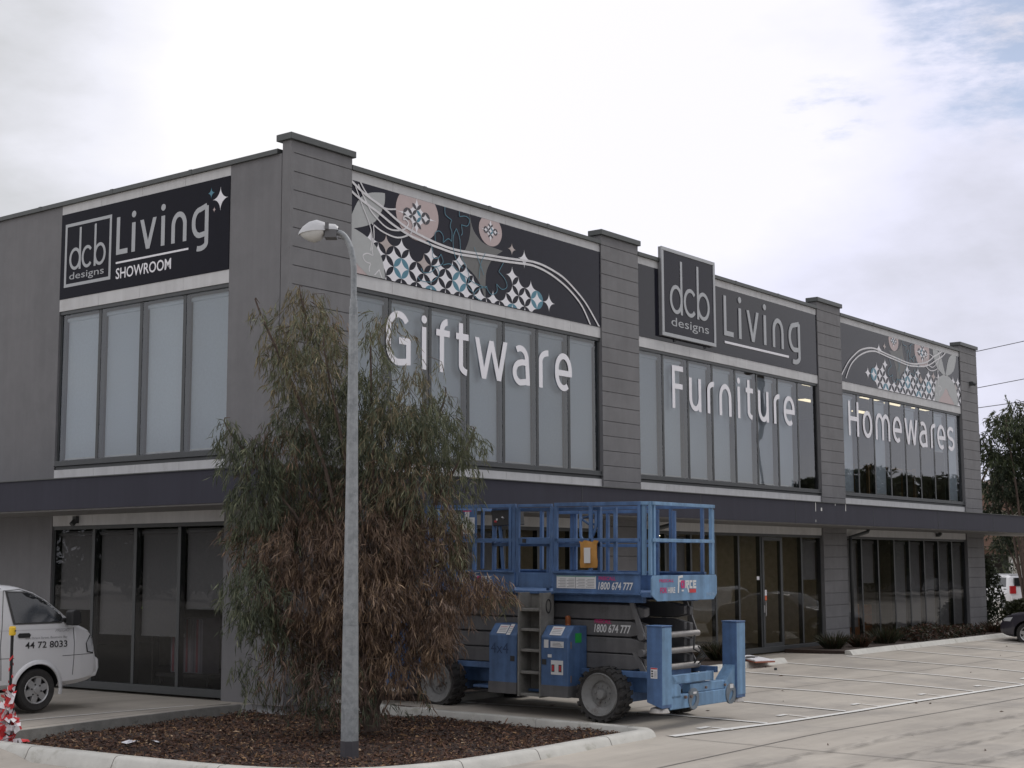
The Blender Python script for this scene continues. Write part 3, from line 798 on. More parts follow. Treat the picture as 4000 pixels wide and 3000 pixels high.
put_glyph(m, 'd', fx(12.14), .56, zb, .68, 1.27, .088, fn, .012); put_glyph(m, 'c', fx(12.76), .60, zb, .68, 1.27, .088, fn, .012); put_glyph(m, 'b', fx(13.37), .59, zb, .68, 1.27, .088, fn, .012)
m.build('lettering', silver_m, s)
text_mesh('designs', 'small_lettering', silver_m, fz(7.40)-fz(7.13), fx(13.92)-fx(12.2), frame_matrix((fx(12.2), YB-.016, fz(7.13)), (1,0,0), (0,0,1)), s)
m = MB()
for a in (12.3, 13.7): m.tube([(a, -.03, 6.82), (a, -.06, 6.94)], .015, 6)
m.build('bracket', frame_m, s)

# showroom sign on the side wall
s = thing('showroom_sign', 'black sign reading Living SHOWROOM with square logo on the left side wall', 'sign')
m = MB(); m.box(LY0+.004, LY1-.004, -.012, .085, Z_MB+.003, Z_B1-.003); swap(m).build('panel', panelm_m, s)
fn = left(-.0135)
m = MB(); A0, A1, B0, B1, t = -6.09, -4.68, 6.995, 8.225, .06
for q in ((A0,A1,B1-t,B1),(A0,A1,B0,B0+t),(A0,A0+t,B0+t,B1-t),(A1-t,A1,B0+t,B1-t)):
    add_flat(m, [(q[0],q[2]),(q[1],q[2]),(q[1],q[3]),(q[0],q[3])], fn, 0, .003)
m.build('frame', silver_m, s)
m = MB()
put_glyph(m, 'd', -5.945, .355, 7.31, .43, .81, .058, fn, .003); put_glyph(m, 'c', -5.565, .34, 7.31, .43, .81, .058, fn, .003); put_glyph(m, 'b', -5.19, .35, 7.31, .43, .81, .058, fn, .003)
for ch, x0, w_ in (('L',-4.53,.33),('v',-3.85,.46),('n',-2.97,.41),('g',-2.42,.44)): put_glyph(m, ch, x0, w_, 7.43, .56, .71, .095, fn, .003)
for x0 in (-4.085, -3.255): put_glyph(m, 'i', x0, .10, 7.43, .55, .76, .10, fn, .003)
m.build('lettering', silver_m, s)
text_mesh('designs', 'small_lettering', silver_m, .175, 1.05, frame_matrix((-.0165, 5.93, 7.09), (0,-1,0), (0,0,1)), s)
text_mesh('SHOWROOM', 'lower_lettering', wsign_m, .205, 1.56, frame_matrix((-.0165, 4.52, 6.972), (0,-1,0), (0,0,1)), s, bold=.012)
m = MB(); add_flat(m, [(-4.53,7.262),(-2.50,7.262),(-2.50,7.297),(-4.53,7.297)], fn, 0, .003); m.build('underline', wsign_m, s)
m = MB(); add_flat(m, star_poly(-1.68, 8.06, .20, .21), fn, 0, .003); add_flat(m, star_poly(-1.92, 8.195, .09, .1), fn, 1, .003); add_flat(m, star_poly(-1.835, 7.885, .045, .05), fn, 2, .003)
m.build('star', [wsign_m, teal_m, pink_m], s)

# big window words
def word(name, label, items, base, x, c, s_):
    t = thing(name, label, 'lettering')
    fn = front(.046)
    for ch, x0, w_ in items:
        m = MB(); put_glyph(m, ch, x0, w_, base, x, c, s_, fn, .006); m.build('letter', white_m, t)
    return t
word('window_lettering', 'large white word Giftware across the upper windows of the first bay', [('G',2.48,.66),('i',3.455,.145),('f',3.86,.39),('t',4.44,.38),('w',5.01,1.02),('a',6.20,.57),('r',7.08,.36),('e',7.64,.60)], 5.28, .79, 1.0, .122)
word('window_lettering', 'large white word Furniture across the upper windows of the second bay', [('F',12.26,.49),('u',13.02,.55),('r',13.865,.35),('n',14.44,.59),('i',15.35,.145),('t',15.77,.38),('u',16.41,.56),('r',17.255,.35),('e',17.80,.62)], 5.285, .785, 1.0, .122)
word('window_lettering', 'large white word Homewares across the upper windows of the third bay', [('H',21.73,.68),('o',22.68,.63),('m',23.56,1.02),('e',24.80,.65),('w',25.68,.98),('a',26.80,.63),('r',27.72,.43),('e',28.25,.67),('s',29.10,.58)], 5.285, .785, .98, .122)
# ================================================================== ground
def lerp_t(x, tab):
    if x <= tab[0][0]: return tab[0][1]
    for (a, va), (b, vb) in zip(tab, tab[1:]):
        if x <= b: return va+(vb-va)*(x-a)/(b-a)
    return tab[-1][1]
def H(x, y):
    base = lerp_t(y, [(-60,-.74),(-12,-.74),(-7,-.695),(-5.3,-.60),(-2,-.49),(-1.3,-.51),(0,-.525),(40,-.525)])
    k = lerp_t(y, [(-14,.4),(-7,1),(-2,0)])
    xx = max(-1.0, min(11, x-4))
    z = base - .0135*k*xx
    if x < -.5 and y > -7:     # driveway beside the left wall, level with the floor
        e = lerp_t(y, [(-1.2,0),(.15,1)]); e2 = lerp_t(x, [(-14,.0),(-5.6,1)])
        low = lerp_t(x, [(-5.3,-.735),(-.5,z)])
        z = low + (-.512-low)*e
    return z
# raised island: slab edge at the back, kerbs on the other sides
ISL = [(-5.42,.10)] + [(-5.40,-1.6),(-5.36,-3.2)] + [(-5.25,-4.5),(-4.98,-5.4),(-4.5,-6.0),(-3.85,-6.33),(-3.1,-6.46)] + [(-1.5,-6.50),(.55,-6.50),(.80,-6.42),(.88,-6.2),(.90,-4.5),(.93,-1.8),(.97,-.06),(-.06,-.06),(-.06,.60),(-.74,.62),(-2.9,.42),(-4.8,.16)]
gx = sorted(set(list(np.arange(-24, 62, 1.0)) + list(np.arange(-400, -24, 47.)) + list(np.arange(62, 420, 40.)) + [3., 15., -.5, -5.3, -5.6]))
gy = sorted(set(list(np.arange(-26, 22, .75)) + list(np.arange(-400, -26, 44.)) + list(np.arange(24, 420, 40.)) + [-14., -12., -7., -5.3, -2., -1.3, -1.2, .15, 0.]))
pts = [Vector((x, y)) for x in gx for y in gy]
def inside(p, poly):
    c = False; n = len(poly)
    for i in range(n):
        a = poly[i]; b = poly[i-1]
        if (a[1] > p[1]) != (b[1] > p[1]) and p[0] < (b[0]-a[0])*(p[1]-a[1])/(b[1]-a[1])+a[0]: c = not c
    return c
n0 = len(pts); pts += [Vector(p) for p in ISL]
edges = [(n0+i, n0+(i+1) % len(ISL)) for i in range(len(ISL))]
vo, eo, fo, _, _, _ = geometry.delaunay_2d_cdt(pts, edges, [], 0, 1e-5)
me = bpy.data.meshes.new('ground')
keep = []
for fc in fo:
    c = sum((vo[i] for i in fc), Vector((0,0)))/len(fc)
    if not inside(c, ISL): keep.append(list(fc))
me.from_pydata([(p.x, p.y, H(p.x, p.y)) for p in vo], [], keep)
me.materials.append(ground_m); me.update()
me.polygons.foreach_set('use_smooth', [True]*len(me.polygons))
o = bpy.data.objects.new('ground', me); COL.objects.link(o); tag(o, kind='structure')

def ground_ribbon(mb, pl, w, lift, mi=0, wz=None, seg=.5):
    pts = []
    for a, b in zip(pl, pl[1:]):
        n = max(1, int(math.hypot(b[0]-a[0], b[1]-a[1])/seg))
        pts += [(a[0]+(b[0]-a[0])*i/n, a[1]+(b[1]-a[1])*i/n) for i in range(n)]
    pts.append(pl[-1])
    for q in ribbon_polys(pts, w):
        mb.add([(x, y, H(x, y)+lift) for x, y in q], [(0,1,2,3)], mi)
# parking lines
mb = MB()
SX = [3.44,6.16,9.09,11.99,14.75,17.5,20.3,23.1,25.9]; KX = [1.8,4.75,7.6,10.5,13.4,16.4,19.48,22.2,25.06]
ground_ribbon(mb, [(.95,-6.72),(3.44,-7.0),(6.16,-7.02),(9.09,-6.98),(14.6,-7.0),(34,-7.0)], .115, .016)
for k, (a, b) in enumerate(zip(SX, KX)):
    ground_ribbon(mb, [(b,-2.14),(a+(b-a)*.03,-6.9)], .105, .013)
for a in [1.0]+SX[:-1]:      # small T marks in the bays
    ground_ribbon(mb, [(a+.95,-6.55),(a+1.25,-6.55)], .09, .013)
    ground_ribbon(mb, [(a+1.22,-6.62),(a+1.27,-6.94)], .06, .015)
ground_ribbon(mb, [(-5.2,1.35),(-2.4,1.2),(-.9,1.05)], .06, .008)
o = mb.build('parking_lines', line_m); tag(o, kind='structure')
mb = MB()
ground_ribbon(mb, [(-9,-8.25),(-1.0,-8.12),(2.2,-8.06),(11,-8.15),(30,-8.2)], .028, .006)
ground_ribbon(mb, [(.98,-6.6),(.95,-9.2),(.9,-16)], .022, .0075)
for x in (9.0, 17.2, 26): ground_ribbon(mb, [(x,-7.1),(x,-8.1)], .018, .0078); ground_ribbon(mb, [(x-.1,-8.2),(x-.1,-18)], .018, .0068)
ground_ribbon(mb, [(2,-4.6),(31,-4.6)], .014, .0064)
o = mb.build('control_joints', joint_m); tag(o, kind='structure')
# tyre marks: dark rubber film, broken up by noise
tm = bpy.data.materials.new('tyre rubber'); tm.use_nodes = True
nt = tm.node_tree; N = nt.nodes; L = nt.links; b = N['Principled BSDF']; b.inputs['Base Color'].default_value = (.10,.095,.09,1); b.inputs['Roughness'].default_value = .8
tc = N.new('ShaderNodeTexCoord'); mp = N.new('ShaderNodeMapping'); mp.inputs['Scale'].default_value = (1.2,5,1); L.new(tc.outputs['Object'], mp.inputs['Vector'])
nz = N.new('ShaderNodeTexNoise'); nz.inputs['Scale'].default_value = 1.6; nz.inputs['Detail'].default_value = 8; L.new(mp.outputs[0], nz.inputs['Vector'])
mr = N.new('ShaderNodeMapRange'); mr.inputs['From Min'].default_value = .42; mr.inputs['From Max'].default_value = .72; mr.inputs['To Max'].default_value = .42; L.new(nz.outputs['Fac'], mr.inputs['Value']); L.new(mr.outputs[0], b.inputs['Alpha'])
mb = MB()
for k, pl in enumerate(([(-3,-9.4),(2,-10.1),(6,-10.0),(9,-9.0),(12,-8.4),(20,-7.9)], [(-3,-10.3),(2,-11.0),(6.2,-11.0),(9.6,-10.1),(13,-9.6)], [(-6,-8.6),(0,-9.0),(8,-9.3),(20,-9.6)], [(4,-12),(9,-11.6),(14,-10.2),(18,-8.6)])):
    ground_ribbon(mb, smooth_path(pl, 6), .24, .0135+.003*k)
o = mb.build('tyre_marks', tm); tag(o, kind='structure')

# island kerb: profile swept round the island
def sweep(mb, pl, prof, zt, mi=0):
    """prof: (outward offset, dz from top) ; zt(x,y) top height; outward is to the left of travel direction"""
    P = [Vector(p) for p in pl]; n = len(P); rows = []
    for i in range(n):
        a = (P[i]-P[i-1]) if i else P[1]-P[0]; b_ = (P[i+1]-P[i]) if i < n-1 else P[-1]-P[-2]
        a.normalize(); b_.normalize(); na = Vector((a.y,-a.x)); nb = Vector((b_.y,-b_.x)); m = (na+nb).normalized(); k = 1/max(.4, m.dot(na))
        rows.append([(P[i].x+m.x*o*k, P[i].y+m.y*o*k, zt(P[i].x, P[i].y)+dz) for o, dz in prof])
    k = len(prof); vs = [p for r_ in rows for p in r_]; fs = []
    for i in range(n-1):
        for j in range(k-1): fs.append((i*k+j, i*k+j+1, (i+1)*k+j+1, (i+1)*k+j))
    fs.append(list(range(k))); fs.append([(n-1)*k+j for j in range(k)][::-1])
    mb.add(vs, fs, mi)
KT = lambda x, y: lerp_t(y, [(-6.5,-.555),(-1.8,-.515),(0,-.47)]) if x > -1 else -.56
# travel with the outside on the right-hand side: counter clockwise seen from above
path = smooth_path([(-5.42,.05),(-5.40,-1.6),(-5.36,-3.2),(-5.25,-4.5),(-4.98,-5.4),(-4.5,-6.0),(-3.85,-6.33),(-3.1,-6.46),(-1.5,-6.50),(.55,-6.50)], 4) + [(.76,-6.46),(.86,-6.36),(.90,-6.1),(.92,-4.5),(.95,-1.8),(.985,-.25)]
path = [(2*p[0]-p[0], p[1]) for p in path]
prof = [(-.13,-.22),(-.125,-.015),(-.11,.0),(.02,.0),(.05,-.012),(.075,-.04),(.15,-.20),(.15,-.34)]
mb = MB(); sweep(mb, path, prof, KT)
o = mb.build('kerb', kerb_m); autosmooth(o, 50); tag(o, kind='structure')
mb = MB(); acc = 0
for a, b in zip(path, path[1:]):
    acc += math.hypot(b[0]-a[0], b[1]-a[1])
    if acc > 1.45:
        acc = 0; d0 = Vector((b[0]-a[0], b[1]-a[1])).normalized()*.006
        sweep(mb, [a, (a[0]+d0.x, a[1]+d0.y)], [(o_+.004*(1 if o_ > 0 else 0), dz+.003) for o_, dz in prof], KT)
o = mb.build('kerb_joints', joint_m); tag(o, kind='structure')
mb = MB(); mb.add([(.79,-6.66,H(.8,-6.66)+.004),(1.02,-6.52,H(1,-6.5)+.004),(.985,-6.30,KT(.9,-6.3)-.01),(.87,-6.42,KT(.9,-6.4)+.001)], [(0,1,2,3)])
# slab edge (thickened concrete) at the back of the bed
mb = MB()
prof2 = [(-.02,.004),(.0,-.006),(.0,-.34)]
sl = [(-.30,.61),(-.74,.62),(-2.9,.42),(-4.8,.16),(-5.55,.09)]
vs = []
for x, y in sl: vs += [(x, y+.02, -.507), (x, y-.002, -.515), (x, y-.006, -.85), (x, y+.25, -.85), (x, y+.25, -.509)]
fs = []
for i in range(len(sl)-1):
    for j in range(4): fs.append((i*5+j, i*5+j+1, i*5+6+j, i*5+5+j))
mb.add(vs, fs); o = mb.build('slab_edge', mat('weathered concrete', (.26,.255,.235), .85, var=.2, scale=5, bump=.3, dirt=(.07,.065,.055), dscale=4, dthr=.6)); tag(o, kind='structure')
# mulch bed
MI = [p for p in ISL]
def MZ(x, y):
    return -.665 + .05*math.exp(-((x+2.2)**2+(y+3.2)**2)/5) + .015*math.sin(x*3.1+y*2.3) + .012*math.sin(x*5.7-y*4.1)
pts = [Vector((x, y)) for x in np.arange(-5.5, 1.2, .2) for y in np.arange(-6.6, .8, .2) if inside((x, y), ISL)]
n0 = len(pts); pts += [Vector(p) for p in ISL]
vo, eo, fo, _, _, _ = geometry.delaunay_2d_cdt(pts, [(n0+i, n0+(i+1) % len(ISL)) for i in range(len(ISL))], [], 1, 1e-5)
me = bpy.data.meshes.new('garden_bed'); me.from_pydata([(p.x, p.y, MZ(p.x, p.y)) for p in vo], [], [list(q) for q in fo]); me.materials.append(mulchb_m); me.update()
o = bpy.data.objects.new('garden_bed', me); COL.objects.link(o); tag(o, kind='structure')

def colored_leaf_mat(name, rough=.55, transl=.25, spec=.3):
    m = bpy.data.materials.new(name); m.use_nodes = True; nt = m.node_tree; N = nt.nodes; L = nt.links
    b = N['Principled BSDF']; b.inputs['Roughness'].default_value = rough; b.inputs['Specular IOR Level'].default_value = spec
    a = N.new('ShaderNodeAttribute'); a.attribute_name = 'Col'; L.new(a.outputs['Color'], b.inputs['Base Color'])
    if transl:
        t = N.new('ShaderNodeBsdfTranslucent'); L.new(a.outputs['Color'], t.inputs['Color'])
        mx = N.new('ShaderNodeMixShader'); mx.inputs['Fac'].default_value = transl
        L.new(b.outputs[0], mx.inputs[1]); L.new(t.outputs[0], mx.inputs[2]); L.new(mx.outputs[0], N['Material Output'].inputs['Surface'])
    return m
leaf_m = colored_leaf_mat('leaf'); chip_m = colored_leaf_mat('wood chip', .8, 0)
def leaves(name, pos, d, ln, wd, col, m, parent=None, droop=.35, seed=1):
    """vectorised narrow leaves: 3 rows of 2 verts"""
    rg = np.random.default_rng(seed); n = len(pos)
    d = d/np.linalg.norm(d, axis=1, keepdims=True)
    rv = rg.normal(size=(n,3)); side = np.cross(d, rv); side /= np.linalg.norm(side, axis=1, keepdims=True)
    ln = ln[:,None]; wd = wd[:,None]
    mid = pos + d*ln*.5; mid[:,2] -= (0)*ln[:,0]
    bend = np.cross(side, d)*ln*droop*rg.uniform(-.5,.5,(n,1))
    tip = pos + d*ln + bend; tip[:,2] -= ln[:,0]*.12
    mid = mid - bend*.25
    V = np.stack([pos-side*wd*.15, pos+side*wd*.15, mid-side*wd*.5, mid+side*wd*.5, tip-side*wd*.06, tip+side*wd*.06], 1).reshape(-1,3)
    b = (np.arange(n)*6)[:,None]
    Fq = np.concatenate([b+np.array([[0,1,3,2]]), b+np.array([[2,3,5,4]])], 1).reshape(-1,4)
    me = bpy.data.meshes.new(name); me.vertices.add(len(V)); me.vertices.foreach_set('co', V.ravel().astype(np.float32))
    nf = len(Fq); me.loops.add(nf*4); me.loops.foreach_set('vertex_index', Fq.ravel().astype(np.int32)); me.polygons.add(nf)
    me.polygons.foreach_set('loop_start', (np.arange(nf)*4).astype(np.int32))
    me.update(calc_edges=True)
    ca = me.color_attributes.new('Col', 'FLOAT_COLOR', 'POINT')
    c4 = np.concatenate([np.repeat(col, 6, 0), np.ones((n*6,1))], 1).astype(np.float32); ca.data.foreach_set('color', c4.ravel())
    me.materials.append(m)
    o = bpy.data.objects.new(name, me); COL.objects.link(o)
    if parent is not None: o.parent = parent
    return o
# bark chips
n = 34000
P = RNG.uniform([-5.4,-6.55,0], [1.0,.62,0], (n,3)); ok = np.array([inside((p[0],p[1]), ISL) for p in P]); P = P[ok]; n = len(P)
P[:,2] = [MZ(x, y)+.004 for x, y, _ in P]
P[:,2] += RNG.uniform(0,.03,n)
D = RNG.normal(size=(n,3)); D[:,2] = np.abs(D[:,2])*.35
pal = np.array([[.075,.042,.03],[.05,.032,.027],[.11,.06,.038],[.19,.115,.06],[.24,.17,.11],[.035,.025,.022]])
C = pal[RNG.choice(6, n, p=[.32,.28,.18,.09,.04,.09])]*RNG.uniform(.9,1.9,(n,1))
o = leaves('mulch', P, D, RNG.uniform(.02,.07,n)*np.where(RNG.uniform(0,1,n) < .08, 2.2, 1), RNG.uniform(.008,.03,n), C, chip_m, seed=3); tag(o, kind='stuff')
o['label'] = 'brown bark mulch covering the kerbed island bed'
# dead leaves scattered on the paving
n = 46
P = np.stack([RNG.uniform(-4,26,n), RNG.uniform(-13,-2.2,n), np.zeros(n)], 1); P[:,2] = [H(x,y)+.012 for x,y,_ in P]
D = RNG.normal(size=(n,3)); D[:,2] = .05
o = leaves('leaf_litter', P, D, RNG.uniform(.04,.11,n), RNG.uniform(.02,.04,n), np.array([[.10,.07,.05]])*RNG.uniform(.6,1.8,(n,1)), chip_m, seed=4); tag(o, kind='stuff')
# paper scraps on the mulch
for (x, y, a) in ((-4.27,-1.62,.4), (-3.95,-1.75,1.2)):
    m = MB(); m.add([(-.16,-.05,.0),(.10,-.07,.012),(.17,.04,.0),(.02,.02,.025),(-.14,.05,.004)], [(0,1,2,3),(0,3,4)])
    o = m.build('paper_scrap', white_m); o.location = (x, y, MZ(x,y)+.045); o.rotation_euler = (.1,0,a)
    tag(o, 'crumpled white paper scrap lying on the mulch' if a < 1 else 'smaller white paper scrap right of the other on the mulch', 'litter', 'paper scraps on the mulch')
    if a > 1: o.scale = (.6,.6,.6)

# kerb and garden strip against the shopfront
mb = MB()
for x0, x1 in ((1.6, 13.5), (16.9, 34)):
    pf = [(-1.88,-.62),(-1.88,-.40),(-1.90,-.385),(-2.0,-.385),(-2.03,-.40),(-2.10,-.50),(-2.10,-.62)]
    mb.prism(pf, x0, x1, 'x')
o = mb.build('kerb', kerb_m, bevel=.008); tag(o, kind='structure')
mb = MB()
for x0, x1 in ((1.65, 13.4), (17.3, 33.9)): mb.box(x0, x1, -1.879, -.06, -.6, -.43)
o = mb.build('garden_bed', mulchb_m); tag(o, kind='structure')

def plant(name, label, cat, grp, x, y, z, r_, h, n, cols, blade=True, seed=0, stem=True):
    t = thing(name, label, cat, (x, y, z), (0,0,0), grp)
    rg = np.random.default_rng(seed)
    a = rg.uniform(0, 2*math.pi, n); q = rg.uniform(0,1,n)**.5*r_
    if blade:
        P = np.stack([np.cos(a)*q*.35, np.sin(a)*q*.35, np.zeros(n)], 1)
        D = np.stack([np.cos(a)*q/r_*.9, np.sin(a)*q/r_*.9, np.ones(n)], 1)+rg.normal(size=(n,3))*.15
        ln = rg.uniform(.6,1.1,n)*h; wd = np.full(n, .022)
    else:
        zz = rg.uniform(.05,1,n)*h; sc = np.sqrt(np.clip(1-((zz/h-.45)/.6)**2, .05, 1))
        P = np.stack([np.cos(a)*q*sc, np.sin(a)*q*sc, zz], 1); D = rg.normal(size=(n,3)); D[:,2] += .3
        ln = rg.uniform(.06,.15,n)*(1+.5*(h > .9)); wd = rg.uniform(.025,.05,n)*(1+.6*(h > .9))
    c = np.array(cols)[rg.integers(0, len(cols), n)]*rg.uniform(.6,1.4,(n,1))
    leaves('foliage', P, D, ln, wd, c, leaf_m, t, seed=seed)
    if stem:
        m = MB()
        for k in range(6):
            b_ = rg.uniform(0,6.28); m.tube([(0,0,0),(math.cos(b_)*r_*.3, math.sin(b_)*r_*.3, h*.35),(math.cos(b_)*r_*.6, math.sin(b_)*r_*.6, h*.7)], [.012,.009,.004], 5)
        m.build('stem', mat('twig', (.06,.045,.035), .9) if 'twig' not in MAT else MAT['twig'], t)
    return t
GRN = [(.035,.042,.022),(.025,.03,.017),(.05,.05,.028),(.07,.045,.026)]
RED = [(.06,.034,.024),(.04,.038,.02),(.028,.03,.018),(.09,.045,.03)]
spots = [(18.2,-.95,.62,.6,True,'first grass tuft right of the entry door, arching and dark'), (19.3,-1.2,.5,.5,True,'low grass tuft just left of the third pier base'), (21.3,-1.0,.75,.66,True,'spreading grass tuft at the foot of the third pier'),
         (22.8,-1.2,.5,.4,False,'small shrub in front of the drawer cabinet window'), (24.3,-1.1,.8,.45,False,'reddish shrub before the middle panes of the third bay'), (25.6,-1.2,.55,.35,False,'low russet shrub right of the reddish shrub'),
         (27.2,-1.1,.55,.32,False,'low green shrub before the right panes of the third bay'), (29.3,-1.1,.8,.5,True,'grass tuft in front of the last pane of the third bay'),
         (12.6,-.9,.65,.6,True,'grass tuft left of the entry door beyond the fallen board'), (10.6,-1.0,.7,.6,True,'grass tuft seen behind the raised lift outrigger'), (8.6,-.9,.6,.55,True,'grass tuft behind the scissor linkage of the lift'), (6.2,-1.1,.6,.5,True,'grass tuft half hidden behind the lift chassis')]
for i, (x, y, r_, h, bl, lab) in enumerate(spots):
    plant('grass_tuft' if bl else 'shrub', lab, 'grass tuft' if bl else 'shrub', 'plants along the shopfront kerb', x, y, -.43, r_, h*.85, 340 if bl else 620, GRN if i % 2 == 0 and bl else RED, bl, 100+i, not bl)
# fallen sign board on the kerb
t = thing('sign_board', 'white board lying flat on the kerb left of the entry door', 'board', (12.55,-1.80,-.365), (R(3),R(2),R(3)))
m = MB(); m.prism([(-1.05,-.48),(-.15,-.52),(.75,.50),(-.05,.48)], 0, .03, 'z'); m.build('board', white_m, t, bevel=.004)
m = MB(); m.prism([(-1.06,-.49),(-.15,-.53),(.76,.51),(-.05,.49)], -.03, -.001, 'z'); m.build('backing', mat('rusty edge', (.3,.09,.05), .7), t)
m = MB(); m.box(-.55,-.25,-.1,.0,.031,.045); m.box(-.2,.1,.0,.14,.031,.045); m.build('clip', frame_m, t)
m = MB(); m.prism([(0,0),(.06,.02),(.05,.08),(-.01,.06)], 0, .05, 'z'); o = m.build('stone', frame_m, bevel=.01); o.location = (11.7,-2.75,H(11.7,-2.75)); tag(o, 'small dark stone on the paving near the fallen board', 'stone')

# ================================================================== street lamp
galv = mat('galvanised steel', (.27,.285,.295), .5, var=.2, scale=14, metal=.3, dirt=(.20,.215,.225), dscale=9, dthr=.5)
LAMP = thing('street_lamp', 'tall grey galvanised street lamp with curved arm standing in the mulch island', 'street lamp', (-3.51,-4.86,-.70), (0,0,R(37.458-90)))
# local +x = camera right, arm reaches to local -x
m = MB(); m.tube([(0,0,-.1),(0,0,.28)], [.118,.116], 8, start=R(22.5)); m.build('base_band', mat('charcoal paint', (.055,.052,.06), .6, var=.15), LAMP)
m = MB(); m.tube([(0,0,.281),(0,0,1.67)], [.113,.100], 8, start=R(22.5)); m.tube([(0,0,1.672),(0,0,5.54)], [.098,.058], 8, start=R(22.5)); m.build('pole', galv, LAMP)
m = MB(); m.tube([(0,0,5.53),(0,0,5.65)], .056, 16); m.tube([(0,0,5.651),(0,0,5.75)], .047, 16); m.build('collar', galv, LAMP, smooth=False)
m = MB(); ap = [(0,0,5.7),(0,0,6.08)] + [(-.21+.21*math.cos(R(a)), 0, 6.08+.53*math.sin(R(a))) for a in range(8, 82, 8)] + [(-.26,0,6.625)]
m.tube(ap, .038, 12); o = m.build('arm', galv, LAMP); autosmooth(o)
m = MB()   # luminaire canopy: half-shell, lofted along its length
hs = [(-.20-(-.30-x_)*.72, hw_, hh_*.92, zc_+.165) for x_, hw_, hh_, zc_ in [(-.30,.06,.055,6.49),(-.36,.085,.09,6.49),(-.50,.09,.10,6.49),(-.53,.12,.135,6.47),(-.68,.135,.175,6.47),(-.82,.125,.155,6.46),(-.93,.085,.10,6.45),(-.99,.04,.045,6.44),(-1.01,.01,.012,6.435)]]
vs = []; k = 10
for x, hw, hh, zc in hs:
    for q in range(k+1): a = math.pi*q/k; vs.append((x, hw*math.cos(a), zc-.02+hh*math.sin(a)))
fs = [(i*(k+1)+q, i*(k+1)+q+1, (i+1)*(k+1)+q+1, (i+1)*(k+1)+q) for i in range(len(hs)-1) for q in range(k)]
fs += [(i*(k+1), (i+1)*(k+1), (i+1)*(k+1)+k, i*(k+1)+k) for i in range(len(hs)-1)]
m.add(vs, fs); hd = m.build('lamp_head', mat('lamp shell', (.48,.48,.485), .35, metal=.4, var=.05), LAMP); autosmooth(hd, 50)
m = MB(); m.box(-.37,-.22,-.085,.085,6.53,6.635); m.tube([(-.34,-.11,6.66),(-.34,.11,6.66)], .012, 8); m.box(-.36,-.31,-.125,-.11,6.63,6.72); m.build('gear_housing', mat('dark gear', (.12,.12,.125), .5), hd, bevel=.01)
m = MB(); vs = []
for i, (x, hw, hh) in enumerate([(-.20-(-.30-x_)*.72, hw_, hh_*.85) for x_, hw_, hh_ in [(-.55,.11,.05),(-.62,.125,.13),(-.73,.125,.16),(-.84,.105,.13),(-.93,.065,.07),(-.98,.02,.015)]]):
    for q in range(k+1): a = math.pi+math.pi*q/k; vs.append((x, hw*math.cos(a), 6.615-.01*max(0,(i-3))+hh*math.sin(a)))
m.add(vs, [(i*(k+1)+q, i*(k+1)+q+1, (i+1)*(k+1)+q+1, (i+1)*(k+1)+q) for i in range(5) for q in range(k)])
lm = mat('lamp lens', (.5,.5,.48), .25, var=.1); o = m.build('lens', lm, hd); autosmooth(o, 60)

# ================================================================== marker post with tape
red_m = mat('red tape', (.62,.045,.05), .45, var=.1); wht_m = mat('white tape', (.75,.72,.74), .45); blk_m = mat('black steel', (.03,.03,.03), .6)
MP = thing('marker_post', 'black picket wrapped in red and white hazard tape with yellow cap beside the van', 'marker post', (-5.06,-.10,-.66), (0,0,.3))
m = MB(); m.box(-.022,.022,-.006,.006,0,1.5); m.box(-.005,.005,-.022,.022,0,1.5); m.build('post', blk_m, MP)
m = MB(); m.lathe([(.04,1.45),(.045,1.47),(.045,1.55),(.035,1.57)], n=16, caps=True); m.tube([(0,-.047,1.51),(0,-.052,1.51)], .012, 8, 1); m.build('cap', [mat('yellow cap', (.75,.48,.03), .5), blk_m], MP)
rg = random.Random(5)
pts_ = []
for i in range(150):       # tape wound up the post
    q = i/149; a = q*2*math.pi*9; z = .03+1.18*q; rr = .032+.055*max(0,1-q*1.5)*(.6+.8*rg.random())
    pts_.append((math.cos(a)*rr, math.sin(a)*rr, z+rg.uniform(-.02,.02)))
m = MB()
for i in range(149):
    a, b = pts_[i], pts_[i+1]; h_ = .07*(1 if i < 95 else .5)
    if i > 95 and (i//5) % 2:
        if m.f: m.build('tape', [red_m, wht_m], MP); m = MB()
        continue
    m.add([(a[0],a[1],a[2]-h_/2),(b[0],b[1],b[2]-h_/2),(b[0],b[1],b[2]+h_/2),(a[0],a[1],a[2]+h_/2)], [(0,1,2,3)], (i//5) % 2 if i < 95 else 0)
if m.f: m.build('tape', [red_m, wht_m], MP)
m = MB()
for i in range(44):        # loose crumpled folds
    q = rg.random()**1.4; z = .05+.78*q; a = rg.uniform(0,6.28); rr = .05+.07*(1-q); c = Vector((math.cos(a)*rr, math.sin(a)*rr, z))
    e1 = Vector((rg.gauss(0,1),rg.gauss(0,1),rg.gauss(0,.8))).normalized()*.075; e2 = e1.cross(Vector((rg.gauss(0,1),rg.gauss(0,1),rg.gauss(0,1)))).normalized()*.035
    m.add([c-e1-e2, c+e1-e2, c+e1*.9+e2+Vector((0,0,.02)), c-e1*.8+e2], [(0,1,2,3)], i % 2)
    m.add([c+e1-e2, c+e1*1.9-e2*.4+Vector((0,0,-.03)), c+e1*1.7+e2, c+e1*.9+e2+Vector((0,0,.02))], [(0,1,2,3)], (i+1) % 2)
m.build('loose_tape', [red_m, wht_m], MP)
m = MB(); m.add([(.0,0,.05),(.32,-.1,.02),(.34,-.05,.05),(.0,.05,.1)], [(0,1,2,3)], 0); m.build('tape_end', [red_m, wht_m], MP)
